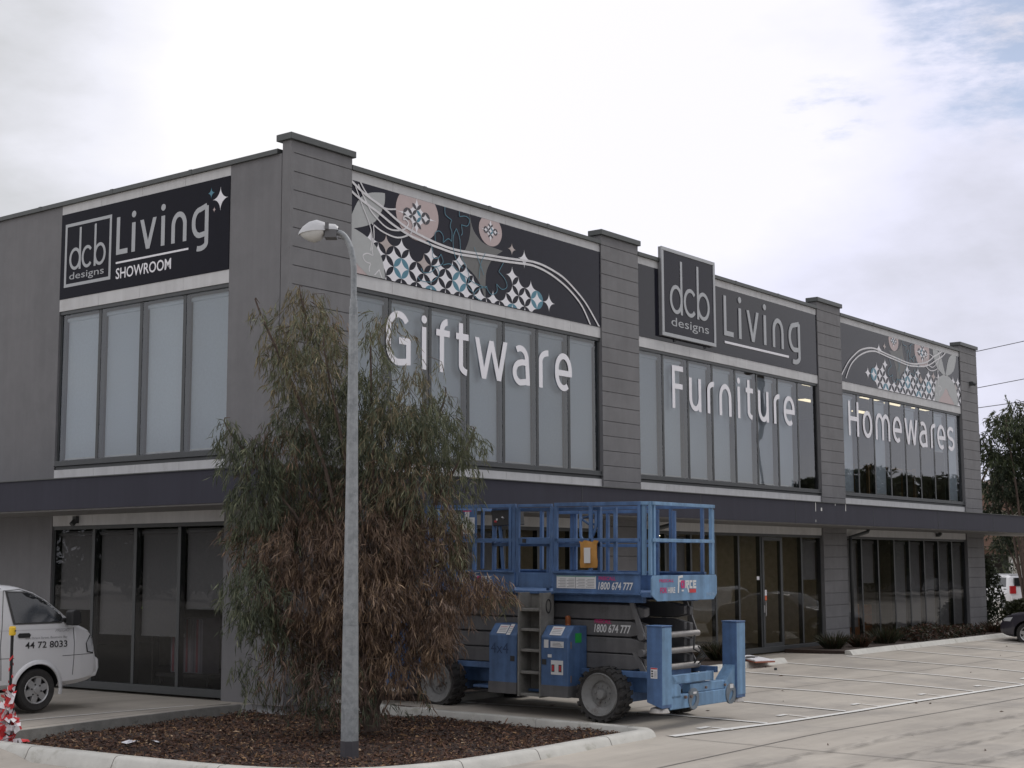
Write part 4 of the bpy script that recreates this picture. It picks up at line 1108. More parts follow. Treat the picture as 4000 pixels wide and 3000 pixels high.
# ================================================================== big weeping tree in the island
bark_m = mat('bark', (.085,.062,.05), .95, var=.35, scale=12, bump=.6, bscale=30)
def tree_from_clumps(name, label, cat, base, S, clumps, rxv, fwd, depth, dens, leaf_len, leaf_w, pal, spray, seed, trunk_r, grp=None, droop=-1.0, stems=14):
    t = thing(name, label, cat, base, (0,0,0), grp); rg = np.random.default_rng(seed)
    PP=[];DD=[];LL=[];CC=[]; br = MB()
    for ci, (px, py, ax, az, wgt, tone) in enumerate(clumps):
        s = px*S; h = -py*S; rx_ = ax*S; rz = az*S
        dep = rg.uniform(-1,1)*depth*S*60
        c = rxv*s + fwd*dep + np.array([0,0,h])
        nsp = int(dens*wgt*(rx_*rz)**.8)
        if ci % max(1, len(clumps)//stems) == 0 and c[2] > 1.2:
            a = np.array([rg.normal()*.04, rg.normal()*.04, 0.1]); mid = a*.45+c*.55; mid[2] = a[2]+(c[2]-a[2])*.62; mid[:2] *= .75
            top = c+np.array([0,0,rz*.8])
            pth = smooth_path([tuple(a), tuple(a*.75+mid*.25+np.array([0,0,.12])), tuple(mid), tuple(c), tuple(top)], 4)
            nn = len(pth); br.tube(pth, [trunk_r*(1-.93*i/(nn-1)) for i in range(nn)], 6)
        for k in range(nsp):
            v = rg.normal(size=3); v /= np.linalg.norm(v); v *= rg.uniform(.25,1)**.5
            o_ = c + rxv*v[0]*rx_ + fwd*v[1]*rx_*1.05 + np.array([0,0,v[2]*rz])
            out = (rxv*v[0] + fwd*v[1])
            dr = out*rg.uniform(.1,.7) + np.array([0,0,droop*rg.uniform(.5,1.3)]) + rg.normal(size=3)*.25
            dr /= np.linalg.norm(dr); L_ = rg.uniform(.6,1.3)*spray
            # spray tone
            pp = np.array(pal[tone[rg.integers(0, len(tone))]]); nl = rg.integers(9,15)
            u_ = rg.uniform(0,1,nl)
            pos = o_ + dr*(u_*L_)[:,None] + rg.normal(size=(nl,3))*.015
            d = dr*rg.uniform(.5,1.2,(nl,1)) + rg.normal(size=(nl,3))*.42 + np.array([0,0,droop*.35])
            PP.append(pos); DD.append(d); LL.append(rg.uniform(.65,1.25,nl)*leaf_len)
            cc = np.array([pal[tone[q_]] if m_ else pp for q_, m_ in zip(rg.integers(0, len(tone), nl), rg.uniform(0,1,nl) < .35)])*rg.uniform(.6,1.4,(nl,1))
            hl = rg.uniform(0,1,nl) < .11; cc[hl] = cc[hl]*1.5+np.array([.07,.06,.04])  # some leaves coloured paler as painted highlights
            CC.append(cc)
            if k % 9 == 0:
                e = o_ + dr*L_
                br.tube([tuple(c*.55+o_*.45+np.array([0,0,.06])), tuple(o_), tuple(e)], [.006,.004,.002], 3, caps=False)
    P=np.concatenate(PP);D=np.concatenate(DD);LN=np.concatenate(LL);C=np.concatenate(CC)
    ok = P[:,2] > .03; P,D,LN,C = P[ok],D[ok],LN[ok],C[ok]
    br.build('trunk', bark_m, t)
    leaves('crown', P, D, LN, leaf_w*rg.uniform(.7,1.3,len(P)), C, leaf_m, t, seed=seed)
    return t, len(P)
PAL = {'g':(.112,.122,.072), 'd':(.072,.086,.054), 'b':(.148,.098,.066), 'r':(.112,.075,.058), 'o':(.162,.136,.082), 't':(.24,.165,.105)}
rxv = np.array([.608,-.794,0]); fwd = np.array([.794,.608,0])
CL = [(635,660,58,44,.6,'gooo'),(655,735,80,52,.7,'ggo'),(585,760,48,38,.55,'go'),(560,700,26,22,.25,'go'),(655,825,72,55,.85,'gogo'),(640,900,66,55,.9,'gdo'),(705,800,50,60,.35,'go'),(700,700,30,40,.3,'to'),
 (830,722,52,34,.34,'go'),(800,790,52,55,.4,'gg'),(895,790,55,48,.14,'go'),(862,855,85,50,.42,'go'),(948,885,45,50,.4,'gg'),(760,880,75,65,.8,'gd'),(880,920,60,40,.6,'gg'),
 (497,958,36,40,.6,'gd'),(540,1012,62,52,.8,'dgd'),(620,980,85,70,.9,'dgb'),(720,980,95,80,1,'dgd'),(840,952,95,80,1,'dgo'),(932,962,75,75,.9,'dgg'),(1012,982,32,42,.4,'gg'),(985,1045,45,48,.5,'gg'),
 (560,1090,74,66,1,'dgd'),(660,1080,95,80,1,'dbgb'),(780,1080,100,85,1,'rbgd'),(890,1065,95,80,1,'dgbo'),(560,1180,74,72,1,'dgbb'),(660,1190,105,85,1,'rbb'),(790,1190,115,85,1,'rbb'),(905,1175,95,80,1,'rbo'),(975,1150,36,44,.5,'gg'),(982,1215,30,40,.5,'og'),
 (560,1290,72,72,1,'ddg'),(660,1290,105,85,1,'rbb'),(790,1290,115,85,1,'rbt'),(915,1285,110,80,1,'rbb'),(1020,1285,78,38,.8,'rbt'),(1075,1292,30,22,.5,'og'),(580,1345,50,36,.7,'ddg'),
 (640,1390,80,62,.9,'rbd'),(755,1390,110,75,1,'rbt'),(880,1385,110,70,1,'rbb'),(948,1345,44,40,.6,'rb'),
 (540,1445,38,22,.3,'ddg'),(640,1450,70,40,.6,'rdb'),(740,1465,95,45,.8,'rrd'),(850,1450,70,42,.6,'rbt'),(935,1405,36,34,.4,'bt'),(715,1525,75,26,.45,'rdd'),(795,1525,55,24,.4,'rdd'),(915,1500,46,12,.15,'gb'),(560,1480,38,20,.25,'dg'),(620,1515,45,18,.3,'rd')]
cl = [(x-800, y-1606, a, b, w_, tn) for x, y, a, b, w_, tn in CL]
TR, nl = tree_from_clumps('weeping_tree', 'tall drooping tree with green and brown narrow leaves beside the lamp pole', 'tree', (-1.69,-3.52,-.65), .00648, cl, rxv, fwd, 1.7, 600, .122, .0138, PAL, .30, 21, .045)
print('tree leaves', nl)

# trees beyond the right end of the building
PAL2 = {'g':(.052,.068,.03), 'd':(.026,.036,.02), 'o':(.075,.082,.036)}
BG = [(3860,1880,55,60,.8,'gd'),(3925,1775,50,50,.5,'go'),(3990,1750,55,60,.55,'go'),(3900,1830,70,60,.6,'gd'),(3975,1830,80,80,.9,'gd'),(3890,1940,80,60,1,'dg'),(3980,1950,90,70,1,'dg'),(4060,1830,80,90,.9,'gd'),(4080,1950,90,90,.9,'gd'),(3920,2040,100,70,.9,'dd'),(4020,2070,100,70,.8,'dd'),
      (3890,2160,55,70,.8,'dd'),(3925,2250,45,70,.7,'dd'),(3985,2140,40,40,.3,'dg'),(4090,2100,90,80,.6,'dd')]
D2 = 62.; S2 = D2/5793
tb = np.array([-16.98,-17.7,0])+ (np.array([.794,.608,0])*D2 + np.array([.608,-.794,0])*((3985-2000)/5793*D2))
cl2 = [((x-3985)*1.0+(12 if x < 3930 else 0), (y-2560), a*.82, b*.9, w_, tn) for x, y, a, b, w_, tn in BG]
tree_from_clumps('gum_tree', 'leafy green tree rising behind the right end of the canopy', 'tree', (tb[0],tb[1],-.6), S2, cl2, rxv, fwd, 1.6, 260, .2, .045, PAL2, .4, 31, .09, None, -.5, 5)
def bush_tree(label, x, y, z, wd, ht, seed, n=60, name='tree', grp=None, tones='dgd', lw=.05, ll=.2, dn=42):
    rg = np.random.default_rng(seed); cl = []
    for k in range(n):
        a = rg.uniform(-1,1); q = rg.uniform(.18,1); w_ = math.sqrt(max(.05,1-((q-.6)/.5)**2))
        cl.append((a*wd*50*w_, -q*ht*100, rg.uniform(.16,.3)*wd*50, rg.uniform(.10,.2)*ht*60, .8, tones))
    return tree_from_clumps(name, label, 'tree', (x,y,z), .01, cl, rxv, fwd, wd*.55, dn, ll, lw, PAL2, .4, seed, .16, grp, -.4, 6)
bush_tree('dense dark tree standing behind the pale wagon', 66, 14, -.5, 9, 8, 41, 50)
bush_tree('dark tree outside the right edge beyond the parked car', 60, 2.5, -.5, 8, 9, 42, 50)
plant('shrub', 'tall dark shrub growing between the last pier and the parked car', 'shrub', None, 33.6, .9, -.5, .85, 2.3, 3200, [(.03,.04,.02),(.04,.05,.025),(.02,.028,.015)], False, 51)
plant('shrub', 'low shrub at the kerb in front of the parked car', 'shrub', None, 32.6, -1.0, -.5, .75, .95, 2600, [(.04,.045,.02),(.05,.055,.025)], False, 52)
# trees across the road, seen mirrored in the upper windows
for i, (x, y, wd, ht) in enumerate(((40,-26,9,5.5),(56,-27,11,5.6),(68,-27,11,6.4),(81,-28,12,8.0),(95,-28,13,9.2),(108,-26,12,8.6))):
    bush_tree(['nearest and smallest tree of the row across the car park', 'second tree from the near end of the row across the car park', 'third tree from the near end of the row across the car park', 'fourth tree, taller, of the row across the car park', 'fifth and tallest tree of the row across the car park', 'farthest tree of the row across the car park'][i], x, y, -.6, wd, ht, 60+i, 60, grp='trees across the car park', lw=.14, ll=.34, dn=75)

# trees over the road on the left, mirrored in the side windows
for i, (x, y, wd, ht) in enumerate(((-38,40,14,7),(-47,58,15,8),(-30,28,10,6),(-56,76,16,9))):
    bush_tree(['second tree from the near end over the left hand road', 'third tree from the near end over the left hand road', 'nearest and smallest tree over the left hand road', 'farthest and tallest tree over the left hand road'][i], x, y, -.7, wd, ht, 80+i, 60, grp='trees over the left hand road', lw=.12, ll=.34)

# long low warehouse over the aisle, mirrored in the shop glass
t = thing('warehouse', 'long low dark clad warehouse facing the showroom across the car park', 'building', (60,-46,-.7))
m = MB(); m.box(-75,75,-10,10,0,5.0); m.build('wall', mat('dark cladding', (.085,.082,.08), .8, var=.1, streak=.15), t)
m = MB(); m.prism([(-10.4,5.001),(10.4,5.001),(0,6.6)], -75.4, 75.4, 'x'); m.build('roof', MAT['capping metal'], t)
for x in range(-70, 71, 14):
    m = MB(); m.box(x-2,x+2,10.002,10.05,.02,3.4); m.build('roller_door', mat('pale roller door', (.28,.28,.27), .6, var=.1) if 'pale roller door' not in MAT else MAT['pale roller door'], t)

# overhead wires and their pole
wire_m = mat('cable', (.05,.05,.055), .6)
d_ = Vector((.585,-.805,.0))
pl = thing('utility_pole', 'timber power pole with crossarm beyond the right edge', 'pole', (62,-24,-.6))
m = MB(); m.tube([(0,0,0),(0,0,14.5)], [.17,.11], 10); m.build('pole', bark_m, pl, smooth=True)
m = MB(); m.box(-.06,.06,-1.1,1.1,13.6,13.75); m.build('crossarm', bark_m, pl)
pl2 = copy_tree(pl); pl2.location = (26,32,-.6); pl2['label'] = 'timber power pole with crossarm standing behind the building'
for i, z in enumerate((0, -1.85, -2.75)):
    P0 = Vector((41.65,3.53,10.2+(-1.48*(i == 1))-2.29*(i == 2))); P1 = Vector((42.8,2.0,10.6+(-1.53*(i == 1))-2.44*(i == 2)))
    dv = (P1-P0); a = P0-dv*21; b = P1+dv*17
    m = MB(); m.tube([a+(b-a)*(k/16)+Vector((0,0,-1.2*(1-(2*k/16-1)**2)+1.2*.999)) for k in range(17)], .016, 6)
    o = m.build('overhead_wire', wire_m); tag(o, ['uppermost overhead wire meeting the sky right of the last pier','middle of the three overhead wires right of the last pier','lowest overhead wire, just above the tree right of the last pier'][i], 'wire', 'overhead wires at the right')
# ================================================================== scissor lift
blue_m = mat('worn blue paint', (.07,.138,.28), .55, streak=.22, var=.2, scale=5, dirt=(.10,.16,.26), dscale=7, dthr=.60, bump=.05)
blue2_m = mat('lit side blue paint', (.155,.28,.44), .6, streak=.25, var=.14, scale=6, dirt=(.16,.13,.12), dscale=9, dthr=.68)  # paler copy of the blue: light on the end faces painted in
rust_m = mat('rusty steel', (.18,.13,.11), .7, var=.3, scale=10, metal=.3)
sgrey_m = mat('scissor grey', (.115,.113,.115), .55, streak=.18, var=.14, scale=4, dirt=(.08,.075,.07), dscale=5, dthr=.58)
lad_m = mat('ladder grey', (.20,.195,.18), .6, streak=.2, var=.16, scale=6, dirt=(.12,.11,.10), dscale=4, dthr=.55)
tyre_m = mat('tyre rubber solid', (.032,.030,.029), .85, var=.25, scale=12, dirt=(.09,.085,.08), dscale=8, dthr=.62)
rim_m = mat('rim grey', (.20,.20,.195), .6, var=.14, scale=8, dirt=(.13,.12,.11), dscale=6, dthr=.55)
steel_m = mat('bare steel', (.36,.34,.32), .45, var=.15, metal=.5, scale=12)
decal_m = mat('decal white', (.62,.62,.62), .5, var=.03); dtext_m = mat('decal print', (.22,.22,.23), .6); dred_m = mat('decal red', (.5,.04,.05), .5); dmag_m = mat('decal magenta', (.5,.03,.16), .5); dteal_m = mat('decal teal', (.06,.25,.22), .5)
org_m = mat('amber beacon', (.24,.07,.02), .3)
LX, LYC, LZ = 2.46, -3.75, -.575
LIFT = thing('scissor_lift', 'blue rough terrain scissor lift parked behind the tree with its guardrailed platform lowered', 'scissor lift', (LX, LYC, LZ), (R(.75),0,0))
# chassis
m = MB(); m.box(-.58,.58,-2.05,2.05,.42,.74); m.box(-.70,.70,-1.75,-1.45,.28,.56); m.box(-.70,.70,1.45,1.75,.28,.56); m.box(-.95,.95,-1.02,1.02,.36,.40)
m.build('chassis', blue_m, LIFT, bevel=.01)
m = MB(); m.box(-.6,.6,-1.3,1.3,.27,.30); m.build('light_blocker', sgrey_m, LIFT)  # added plate that blocks light so the underside stays dark
m = MB()
for s in (-1,1): m.box(s*.83-.04, s*.83+.04, -2.35, 2.35, .66, .75)
m.box(-.79,.79,-1.25,-1.1,.66,.74); m.box(-.79,.79,1.1,1.25,.66,.74)
m.build('side_rail', blue_m, LIFT, bevel=.008)
# wheels
def make_wheel(side):
    m = MB(); Rr = .405; W = .30
    prof = [(.31,-W/2+.02),(.365,-W/2),(.375,-W/2+.02),(.385,-W/2+.05),(.385,W/2-.05),(.375,W/2-.02),(.365,W/2),(.31,W/2-.02)]
    m.lathe(prof, 'x', n=40)
    for k in range(20):
        for e in (0,1):
            a = 2*math.pi*(k+.5*e)/20; x0, x1 = ((-W/2-.006, .015) if e == 0 else (-.015, W/2+.006))
            ca, sa = math.cos(a), math.sin(a); sk = .10*(1 if e == 0 else -1)
            vs = []
            for (x, aa) in ((x0, a-sk*(-1 if e == 0 else 1)*0), (x1, a)):
                off = sk if (x == x0) == (e == 0) else 0
                for da in (-.075,.075):
                    for rr in (.375, Rr): A = a+da+off; vs.append((x, rr*math.cos(A), rr*math.sin(A)))
            m.add(vs, [(0,1,3,2),(4,6,7,5),(0,4,5,1),(2,3,7,6),(1,5,7,3),(0,2,6,4)])
            # shoulder block down the sidewall
            xs = -W/2 if e == 0 else W/2
            A0, A1 = a-.075+sk, a+.075+sk
            m.add([(xs-(.012 if e == 0 else -.012), rr*math.cos(A), rr*math.sin(A)) for A in (A0,A1) for rr in (.355,.402)] + [(xs+(.03 if e == 0 else -.03), rr*math.cos(A), rr*math.sin(A)) for A in (A0,A1) for rr in (.355,.402)],
                  [(0,1,3,2),(4,6,7,5),(0,4,5,1),(2,3,7,6),(1,5,7,3),(0,2,6,4)])
    w = m.build('wheel', tyre_m, LIFT)
    s = side
    m = MB(); m.lathe([(.318,s*.13),(.305,s*.155),(.29,s*.13),(.225,s*.10),(.19,s*.07),(.18,s*.04),(.0,s*.04)], 'x', n=36)
    o = m.build('rim', rim_m, w); autosmooth(o, 30)
    m = MB(); m.lathe([(.075,s*.05),(.072,s*.10),(.06,s*.125),(.0,s*.128)], 'x', n=20)
    for k in range(9): a = k*2*math.pi/9; m.tube([(s*.04,.125*math.cos(a),.125*math.sin(a)),(s*.065,.125*math.cos(a),.125*math.sin(a))], .013, 6)
    o = m.build('hub', rim_m, w); autosmooth(o, 30)
    return w
wl = make_wheel(-1); wl.location = (-.99,-1.50,.405); wl.rotation_euler = (.15,0,0)
c = copy_tree(wl, LIFT); c.location = (-.99,1.63,.405); c.rotation_euler = (1.1,0,0)
wr = make_wheel(1); wr.location = (.83,-1.66,.405)
c = copy_tree(wr, LIFT); c.location = (.83,1.60,.405); c.rotation_euler = (.7,0,0)
# outriggers
def outrigger(sx, sy):
    m = MB(); x0, x1 = (-1.22,-.95) if sx < 0 else (.95,1.22); ya, yb = 2.38*sy, 2.63*sy; y0, y1 = min(ya,yb), max(ya,yb)
    zo = .30
    prof = [(y0, zo-.02 if sy < 0 else zo+.06), (y1, zo+.06 if sy < 0 else zo-.02), (y1, 1.425), (y0, 1.425)]
    m.prism(prof, x0, x1, 'x')
    m.box(x0-.012, x1+.012, y0-.012, y1+.012, 1.426, 1.442)
    o = m.build('outrigger', blue_m, LIFT, bevel=.008)
    f_ = MB(); yf = y0-.004 if sy < 0 else y1+.004      # weathered face plate, light on it painted in as paler blue
    f_.box(x0+.012, x1-.004, min(yf, yf+.003), max(yf, yf+.003), zo+.03, 1.41); f_.build('lit_face_plate', blue2_m, o)
    g = MB(); xi = x1 if sx < 0 else x0; dx = .30*(-sx)
    g.prism([(xi, .78), (xi, .40), (xi+dx, .40), (xi+dx, .55)], y0+.03, y0+.08, 'y'); g.prism([(xi, .78), (xi, .40), (xi+dx, .40), (xi+dx, .55)], y1-.08, y1-.03, 'y')
    g.add([(xi,y0+.081,.78),(xi,y1-.081,.78),(xi+dx,y1-.081,.55),(xi+dx,y0+.081,.55)], [(0,1,2,3)])
    g.build('gusset', blue2_m, o)
    p = MB(); p.lathe([(.05,.36),(.05,.30),(.12,.275),(.15,.22),(.145,.21),(.0,.21)], 'z', ((x0+x1)/2, (y0+y1)/2, 0), 20); p.build('foot_pad', steel_m, o)
    return o
for sx in (-1,1):
    for sy in (-1,1): outrigger(sx, sy)
m = MB(); m.box(-1.0,-.97,-2.388,-2.382,.72,.80)
# end beams between the outriggers
for sy in (-1,1):
    m = MB(); y0, y1 = sorted((2.44*sy, 2.60*sy)); m.box(-.945,.945,y0,y1,.24,.44); m.box(-.35,.70,y0+.02,y1,.441,.57); o = m.build('outrigger_beam', blue_m if sy > 0 else blue2_m, LIFT, bevel=.012)
    yq = 2.615*sy
    for x in (-.30,.80):
        n = 18; m = MB()
        ring = [(x+.15*math.cos(2*math.pi*k/n), .36+.155*math.sin(2*math.pi*k/n)) for k in range(n)]
        ins = [(x+.06*math.cos(2*math.pi*k/n)+.04*math.sin(2*math.pi*k/n), .33+.075*math.sin(2*math.pi*k/n)) for k in range(n)]
        vs = [(p[0],yq,p[1]) for p in ring]+[(p[0],yq,p[1]) for p in ins]+[(p[0],yq-.03*sy,p[1]) for p in ring]+[(p[0],yq-.03*sy,p[1]) for p in ins]
        fs = []
        for k in range(n):
            j = (k+1) % n; fs += [(k,j,n+j,n+k),(2*n+k,2*n+j,j,k),(n+k,n+j,3*n+j,3*n+k)]
        m.add(vs, fs)
        m.build('tow_lug', mat('lug grey', (.14,.17,.2), .55, var=.2) if 'lug grey' not in MAT else MAT['lug grey'], o)
    m = MB(); m.box(-.33,-.24,yq-.002*sy,yq+.004*sy if sy > 0 else yq-.006,.43,.46); m.box(.76,.86,yq-.006,yq+.004,.44,.50); m.build('decal', decal_m, o)
m = MB()
n_ = [(-.85,.60),( -.85,.72)]
for q in ((-.92,-.25),):
    m.box(q[0],q[1],-2.60,-2.50,.60,.615); m.box(q[0],q[1],-2.60,-2.50,.705,.72); m.box(q[0],q[1],-2.60,-2.585,.616,.704); m.box(q[0],q[1],-2.515,-2.50,.616,.704)
m.box(-.25,.28,-2.60,-2.50,.60,.72); m.box(.26,.285,-2.61,-2.49,.59,.73)
m.build('tow_tube', blue2_m, LIFT, bevel=.004)
m = MB()
for x in (-.55,-.40): m.tube([(x,-2.605,.40),(x,-2.64,.40)], .022, 10)
for x in (.05,.62): m.tube([(x,-2.60,.50),(x,-2.625,.50)], .02, 8)
m.build('pin', rust_m, LIFT)
# scissor stack: folded arms on both sides plus cross tubes
zl = [.86,1.10,1.345,1.59]
for s in (-1,1):
    for k, z in enumerate(zl):
        m = MB(); x0, x1 = sorted((s*.60, s*.70)); tp = .035
        y0, y1 = -2.02, 2.02
        prof = [(y0,z-.06),(y0+.25,z-.112),(y1-.25,z-.112),(y1,z-.06),(y1,z+.06),(y1-.25,z+.112),(y0+.25,z+.112),(y0,z+.06)]
        m.prism(prof, x0, x1, 'x'); o = m.build('scissor_arm', sgrey_m, LIFT, bevel=.012)
        m = MB(); x0, x1 = sorted((s*.50, s*.585)); m.prism([(a*.98, b+.015) for a, b in prof], x0, x1, 'x'); m.build('scissor_arm', sgrey_m, LIFT, bevel=.01)
for y in (-2.04, 2.04):
    for z in (.77,1.01,1.25): m = MB(); m.tube([(-.72,y,z),(.80,y,z)], .048, 14); o = m.build('cross_tube', steel_m, LIFT); autosmooth(o)
for s in (-1,1):
    for y, sg in ((-2.04,-1),(2.04,1)):
        m = MB(); m.prism([(y-.04,1.22),(y+.04,1.22),(y-sg*.22+.04,1.78),(y-sg*.22-.04,1.78)], s*.76-.015, s*.76+.015, 'x')
        m.prism([(y-.05,.74),(y+.05,.74),(y-sg*.16+.04,1.02),(y-sg*.16-.04,1.02)], s*.76-.012, s*.76+.012, 'x')
        for z in (1.25,1.01): m.tube([(s*.73,y*.985,z),(s*.80,y*.985,z)], .055, 14)
        m.build('link_plate', sgrey_m, LIFT)
m = MB(); m.tube([(.62,-2.08,.80),(.68,-2.16,.95),(.50,-2.14,1.02),(.60,-2.1,1.22)], .014, 6); m.tube([(.70,-2.1,.78),(.77,-2.2,.9),(.6,-2.16,1.06)], .012, 6); m.build('hose', blk_m, LIFT)
# side boxes with the ladder between
def side_box(y0, y1, slope_label):
    prof = [(-1.21,.36),(-1.21,1.21),(-1.06,1.375),(-.72,1.375),(-.72,.36)]
    m = MB(); m.prism(prof, y0, y1, 'y'); return m.build('engine_box', blue_m, LIFT, bevel=.012)
b1 = side_box(-.03,.50,''); b2 = side_box(-1.00,-.50,'')
m = MB(); m.box(-1.2145,-.8,-.034,.504,.33,.50); m.build('skirt', sgrey_m, b1); m = MB(); m.box(-1.2145,-.8,-1.004,-.496,.33,.50); m.build('skirt', sgrey_m, b2)
m = MB(); m.box(-1.216,-1.2115,.0,.08,.82,.90); m.build('latch', blk_m, b1); m = MB(); m.box(-1.216,-1.2115,-.60,-.52,.80,.88); m.build('latch', blk_m, b2)
SLM = lambda y, z: frame_matrix((-1.2145, y, z), (0,-1,0), (0,0,1))
text_mesh('4x4', 'lettering', mat('dark blue print', (.025,.055,.13), .6), .16, .34, SLM(.46,.93), b1)
def slope_decal(y0, y1, u0, u1, par):
    A = Vector((-1.213,0,1.213)); B = Vector((-1.063,0,1.378)); nrm = Vector((-.74,0,.67))*.004
    pts = [A.lerp(B,u0)+Vector((0,y0,0))+nrm, A.lerp(B,u0)+Vector((0,y1,0))+nrm, A.lerp(B,u1)+Vector((0,y1,0))+nrm, A.lerp(B,u1)+Vector((0,y0,0))+nrm]
    m = MB(); m.add(pts, [(0,1,2,3)], 0)
    for k in range(4):
        a_ = u0+(u1-u0)*(.2+.18*k); q = [A.lerp(B,a_)+Vector((0,y0+(y1-y0)*.12,0))+nrm*1.6, A.lerp(B,a_)+Vector((0,y1-(y1-y0)*(.1+.06*(k%2)),0))+nrm*1.6]; q += [p+(B-A)*.035 for p in q[::-1]]; m.add(q, [(0,1,2,3)], 1 if k < 3 else 2)
    m.build('decal', [decal_m, dtext_m, dred_m], par)
slope_decal(.36,.18,.1,.85,b1); slope_decal(.165,.09,.0,.95,b1); slope_decal(-.64,-.86,.15,.9,b2)
m = MB()
for (y0,y1,z0,z1,mi) in ((-.56,-.64,1.05,1.17,0),(-.68,-.92,1.06,1.15,0),(-.63,-.70,.91,.955,0),(-.69,-.91,.66,.87,0)):
    m.box(-1.2165,-1.2125,y1,y0,z0,z1,mi)
for y in (-.755,-.885): m.box(-1.2185,-1.2167,y,y+.055,.70,.81,1); m.box(-1.220,-1.2187,y+.012,y+.043,.715,.795,2)
for k in range(3): m.box(-1.218,-1.2167,-.90+.02*k,-.72,1.08+.02*k,1.088+.02*k,3)
m.build('decal', [decal_m, blk_m, dred_m, dtext_m], b2)
m = MB(); m.box(-1.03,-.87,-1.0045,-1.0015,1.13,1.27); m.build('green_tag', mat('green tag', (.02,.30,.06), .5), b2)
m = MB(); m.box(-1.15,-1.13,-1.008,-1.0,1.05,1.15); m.box(-1.15,-1.13,-1.008,-1.0,.55,.65); m.build('hinge', rust_m, b2)
m = MB(); m.lathe([(.045,1.376),(.04,1.40),(.045,1.41),(.042,1.50),(.025,1.52),(0,1.52)], 'z', (-.85,-.74,0), 16); o = m.build('beacon', org_m, b2); autosmooth(o)
m = MB(); m.box(-1.20,-.86,-.485,-.455,.30,1.86); m.box(-1.20,-.86,-.075,-.045,.30,1.86); m.box(-.90,-.87,-.454,-.076,.30,1.85)
for z in (.33,.66,.99,1.30,1.60): m.box(-1.16,-.901,-.454,-.076,z,z+.022); m.box(-1.17,-1.15,-.454,-.076,z-.02,z+.02)
m.build('ladder', lad_m, LIFT, bevel=.005)
m = MB()
for y in (-.04,-.49):
    m.tube([(-1.01+.06*math.cos(a*2*math.pi/16), y, 1.66+.10*math.sin(a*2*math.pi/16)) for a in range(17)], .011, 6)
m.build('hand_hold', blk_m, LIFT)
# platform
m = MB(); m.box(-.93,.93,-2.10,2.10,1.84,1.885); m.box(-.80,-.70,-2.05,2.05,1.74,1.839); m.box(.70,.80,-2.05,2.05,1.74,1.839)
PLT = m.build('platform_deck', blue_m, LIFT, bevel=.006)
TS = [(-2.10,-.53),(.22,2.10)]
for s in (-1,1):
    m = MB()
    for a, b in (TS if s < 0 else [(-2.1,2.1)]):
        x0, x1 = sorted((s*.932, s*.946)); m.box(x0, x1, a, b, 1.885, 2.155)
        x0, x1 = sorted((s*.90, s*.975)); m.box(x0, x1, a, b, 1.86, 1.884); m.box(x0, x1, a, b, 2.156, 2.185)
    m.build('toe_board', blue_m, PLT, bevel=.004)
m = MB(); m.box(-.93,.93,2.09,2.105,1.885,2.16); m.build('toe_board', blue_m, PLT)
# end panel with lettering
m = MB(); hw = .95; m.prism([(-hw,1.99),(-hw,2.10),(-hw+.04,2.145),(hw-.03,2.145),(hw,2.11),(hw,1.86),(hw-.10,1.77),(-hw+.16,1.77),(-hw,1.86)], -2.30, -2.28, 'y')
EP = m.build('end_panel', blue2_m, LIFT, bevel=.004)
m = MB(); m.box(-.92,-.86,-2.279,-2.1,1.83,1.9); m.box(.86,.92,-2.279,-2.1,1.83,1.9); m.box(-.9,.9,-2.278,-2.12,1.86,1.88); m.build('extension_deck', blue_m, LIFT)
EM = lambda x, z, d=0: frame_matrix((x, -2.3035-d, z), (1,0,0), (0,0,1))
text_mesh('FREECALL', 'lettering', dmag_m, .045, .40, EM(-.74,2.045), EP, bold=.02)
text_mesh('FOR', 'lettering', dmag_m, .085, .19, EM(-.72,1.885), EP, bold=.03); text_mesh('HIRE', 'lettering', decal_m, .085, .21, EM(-.51,1.885), EP, bold=.03)
def force_logo(par, fn, S=1.0, V=1.0):
    # big F sweeping down, magenta O, then RCE
    m = MB()
    st = lambda pl, w, mi: add_stroke(m, [(a*S, b*S*V) for a, b in pl], w*S*.85, lambda a, b, d: fn(a, b, d+.0006*mi), mi, .002)
    st([(.03,-.10),(.045,.25),(.17,.27)], .045, 0); st([(.045,.16),(.15,.165)], .04, 0)
    st([(.13,-.05),(.20,-.05)], .03, 0)
    st([(.125,.03),(.125,.15),(.20,.15),(.20,.03),(.12,.03)], .045, 1)
    st([(.26,.0),(.26,.155),(.34,.155),(.34,.09),(.27,.085)], .04, 0); st([(.29,.085),(.35,-.09)], .04, 0)
    st([(.46,.155),(.39,.155),(.39,.02),(.46,.02)], .04, 0); st([(.58,.155),(.50,.155),(.50,.02),(.58,.02)], .04, 0); st([(.51,.088),(.57,.088)], .035, 0)
    st([(.37,-.06),(.57,-.06)], .07, 2)
    m.build('logo', [decal_m, dmag_m, dred_m], par)
force_logo(EP, lambda a, b, d: (-.24+a, -2.3025-d, 1.95+b), .95, .70)
text_mesh('54216', 'lettering', mat('scratched paint', (.30,.40,.52), .7), .05, .25, EM(.62,1.83), EP)
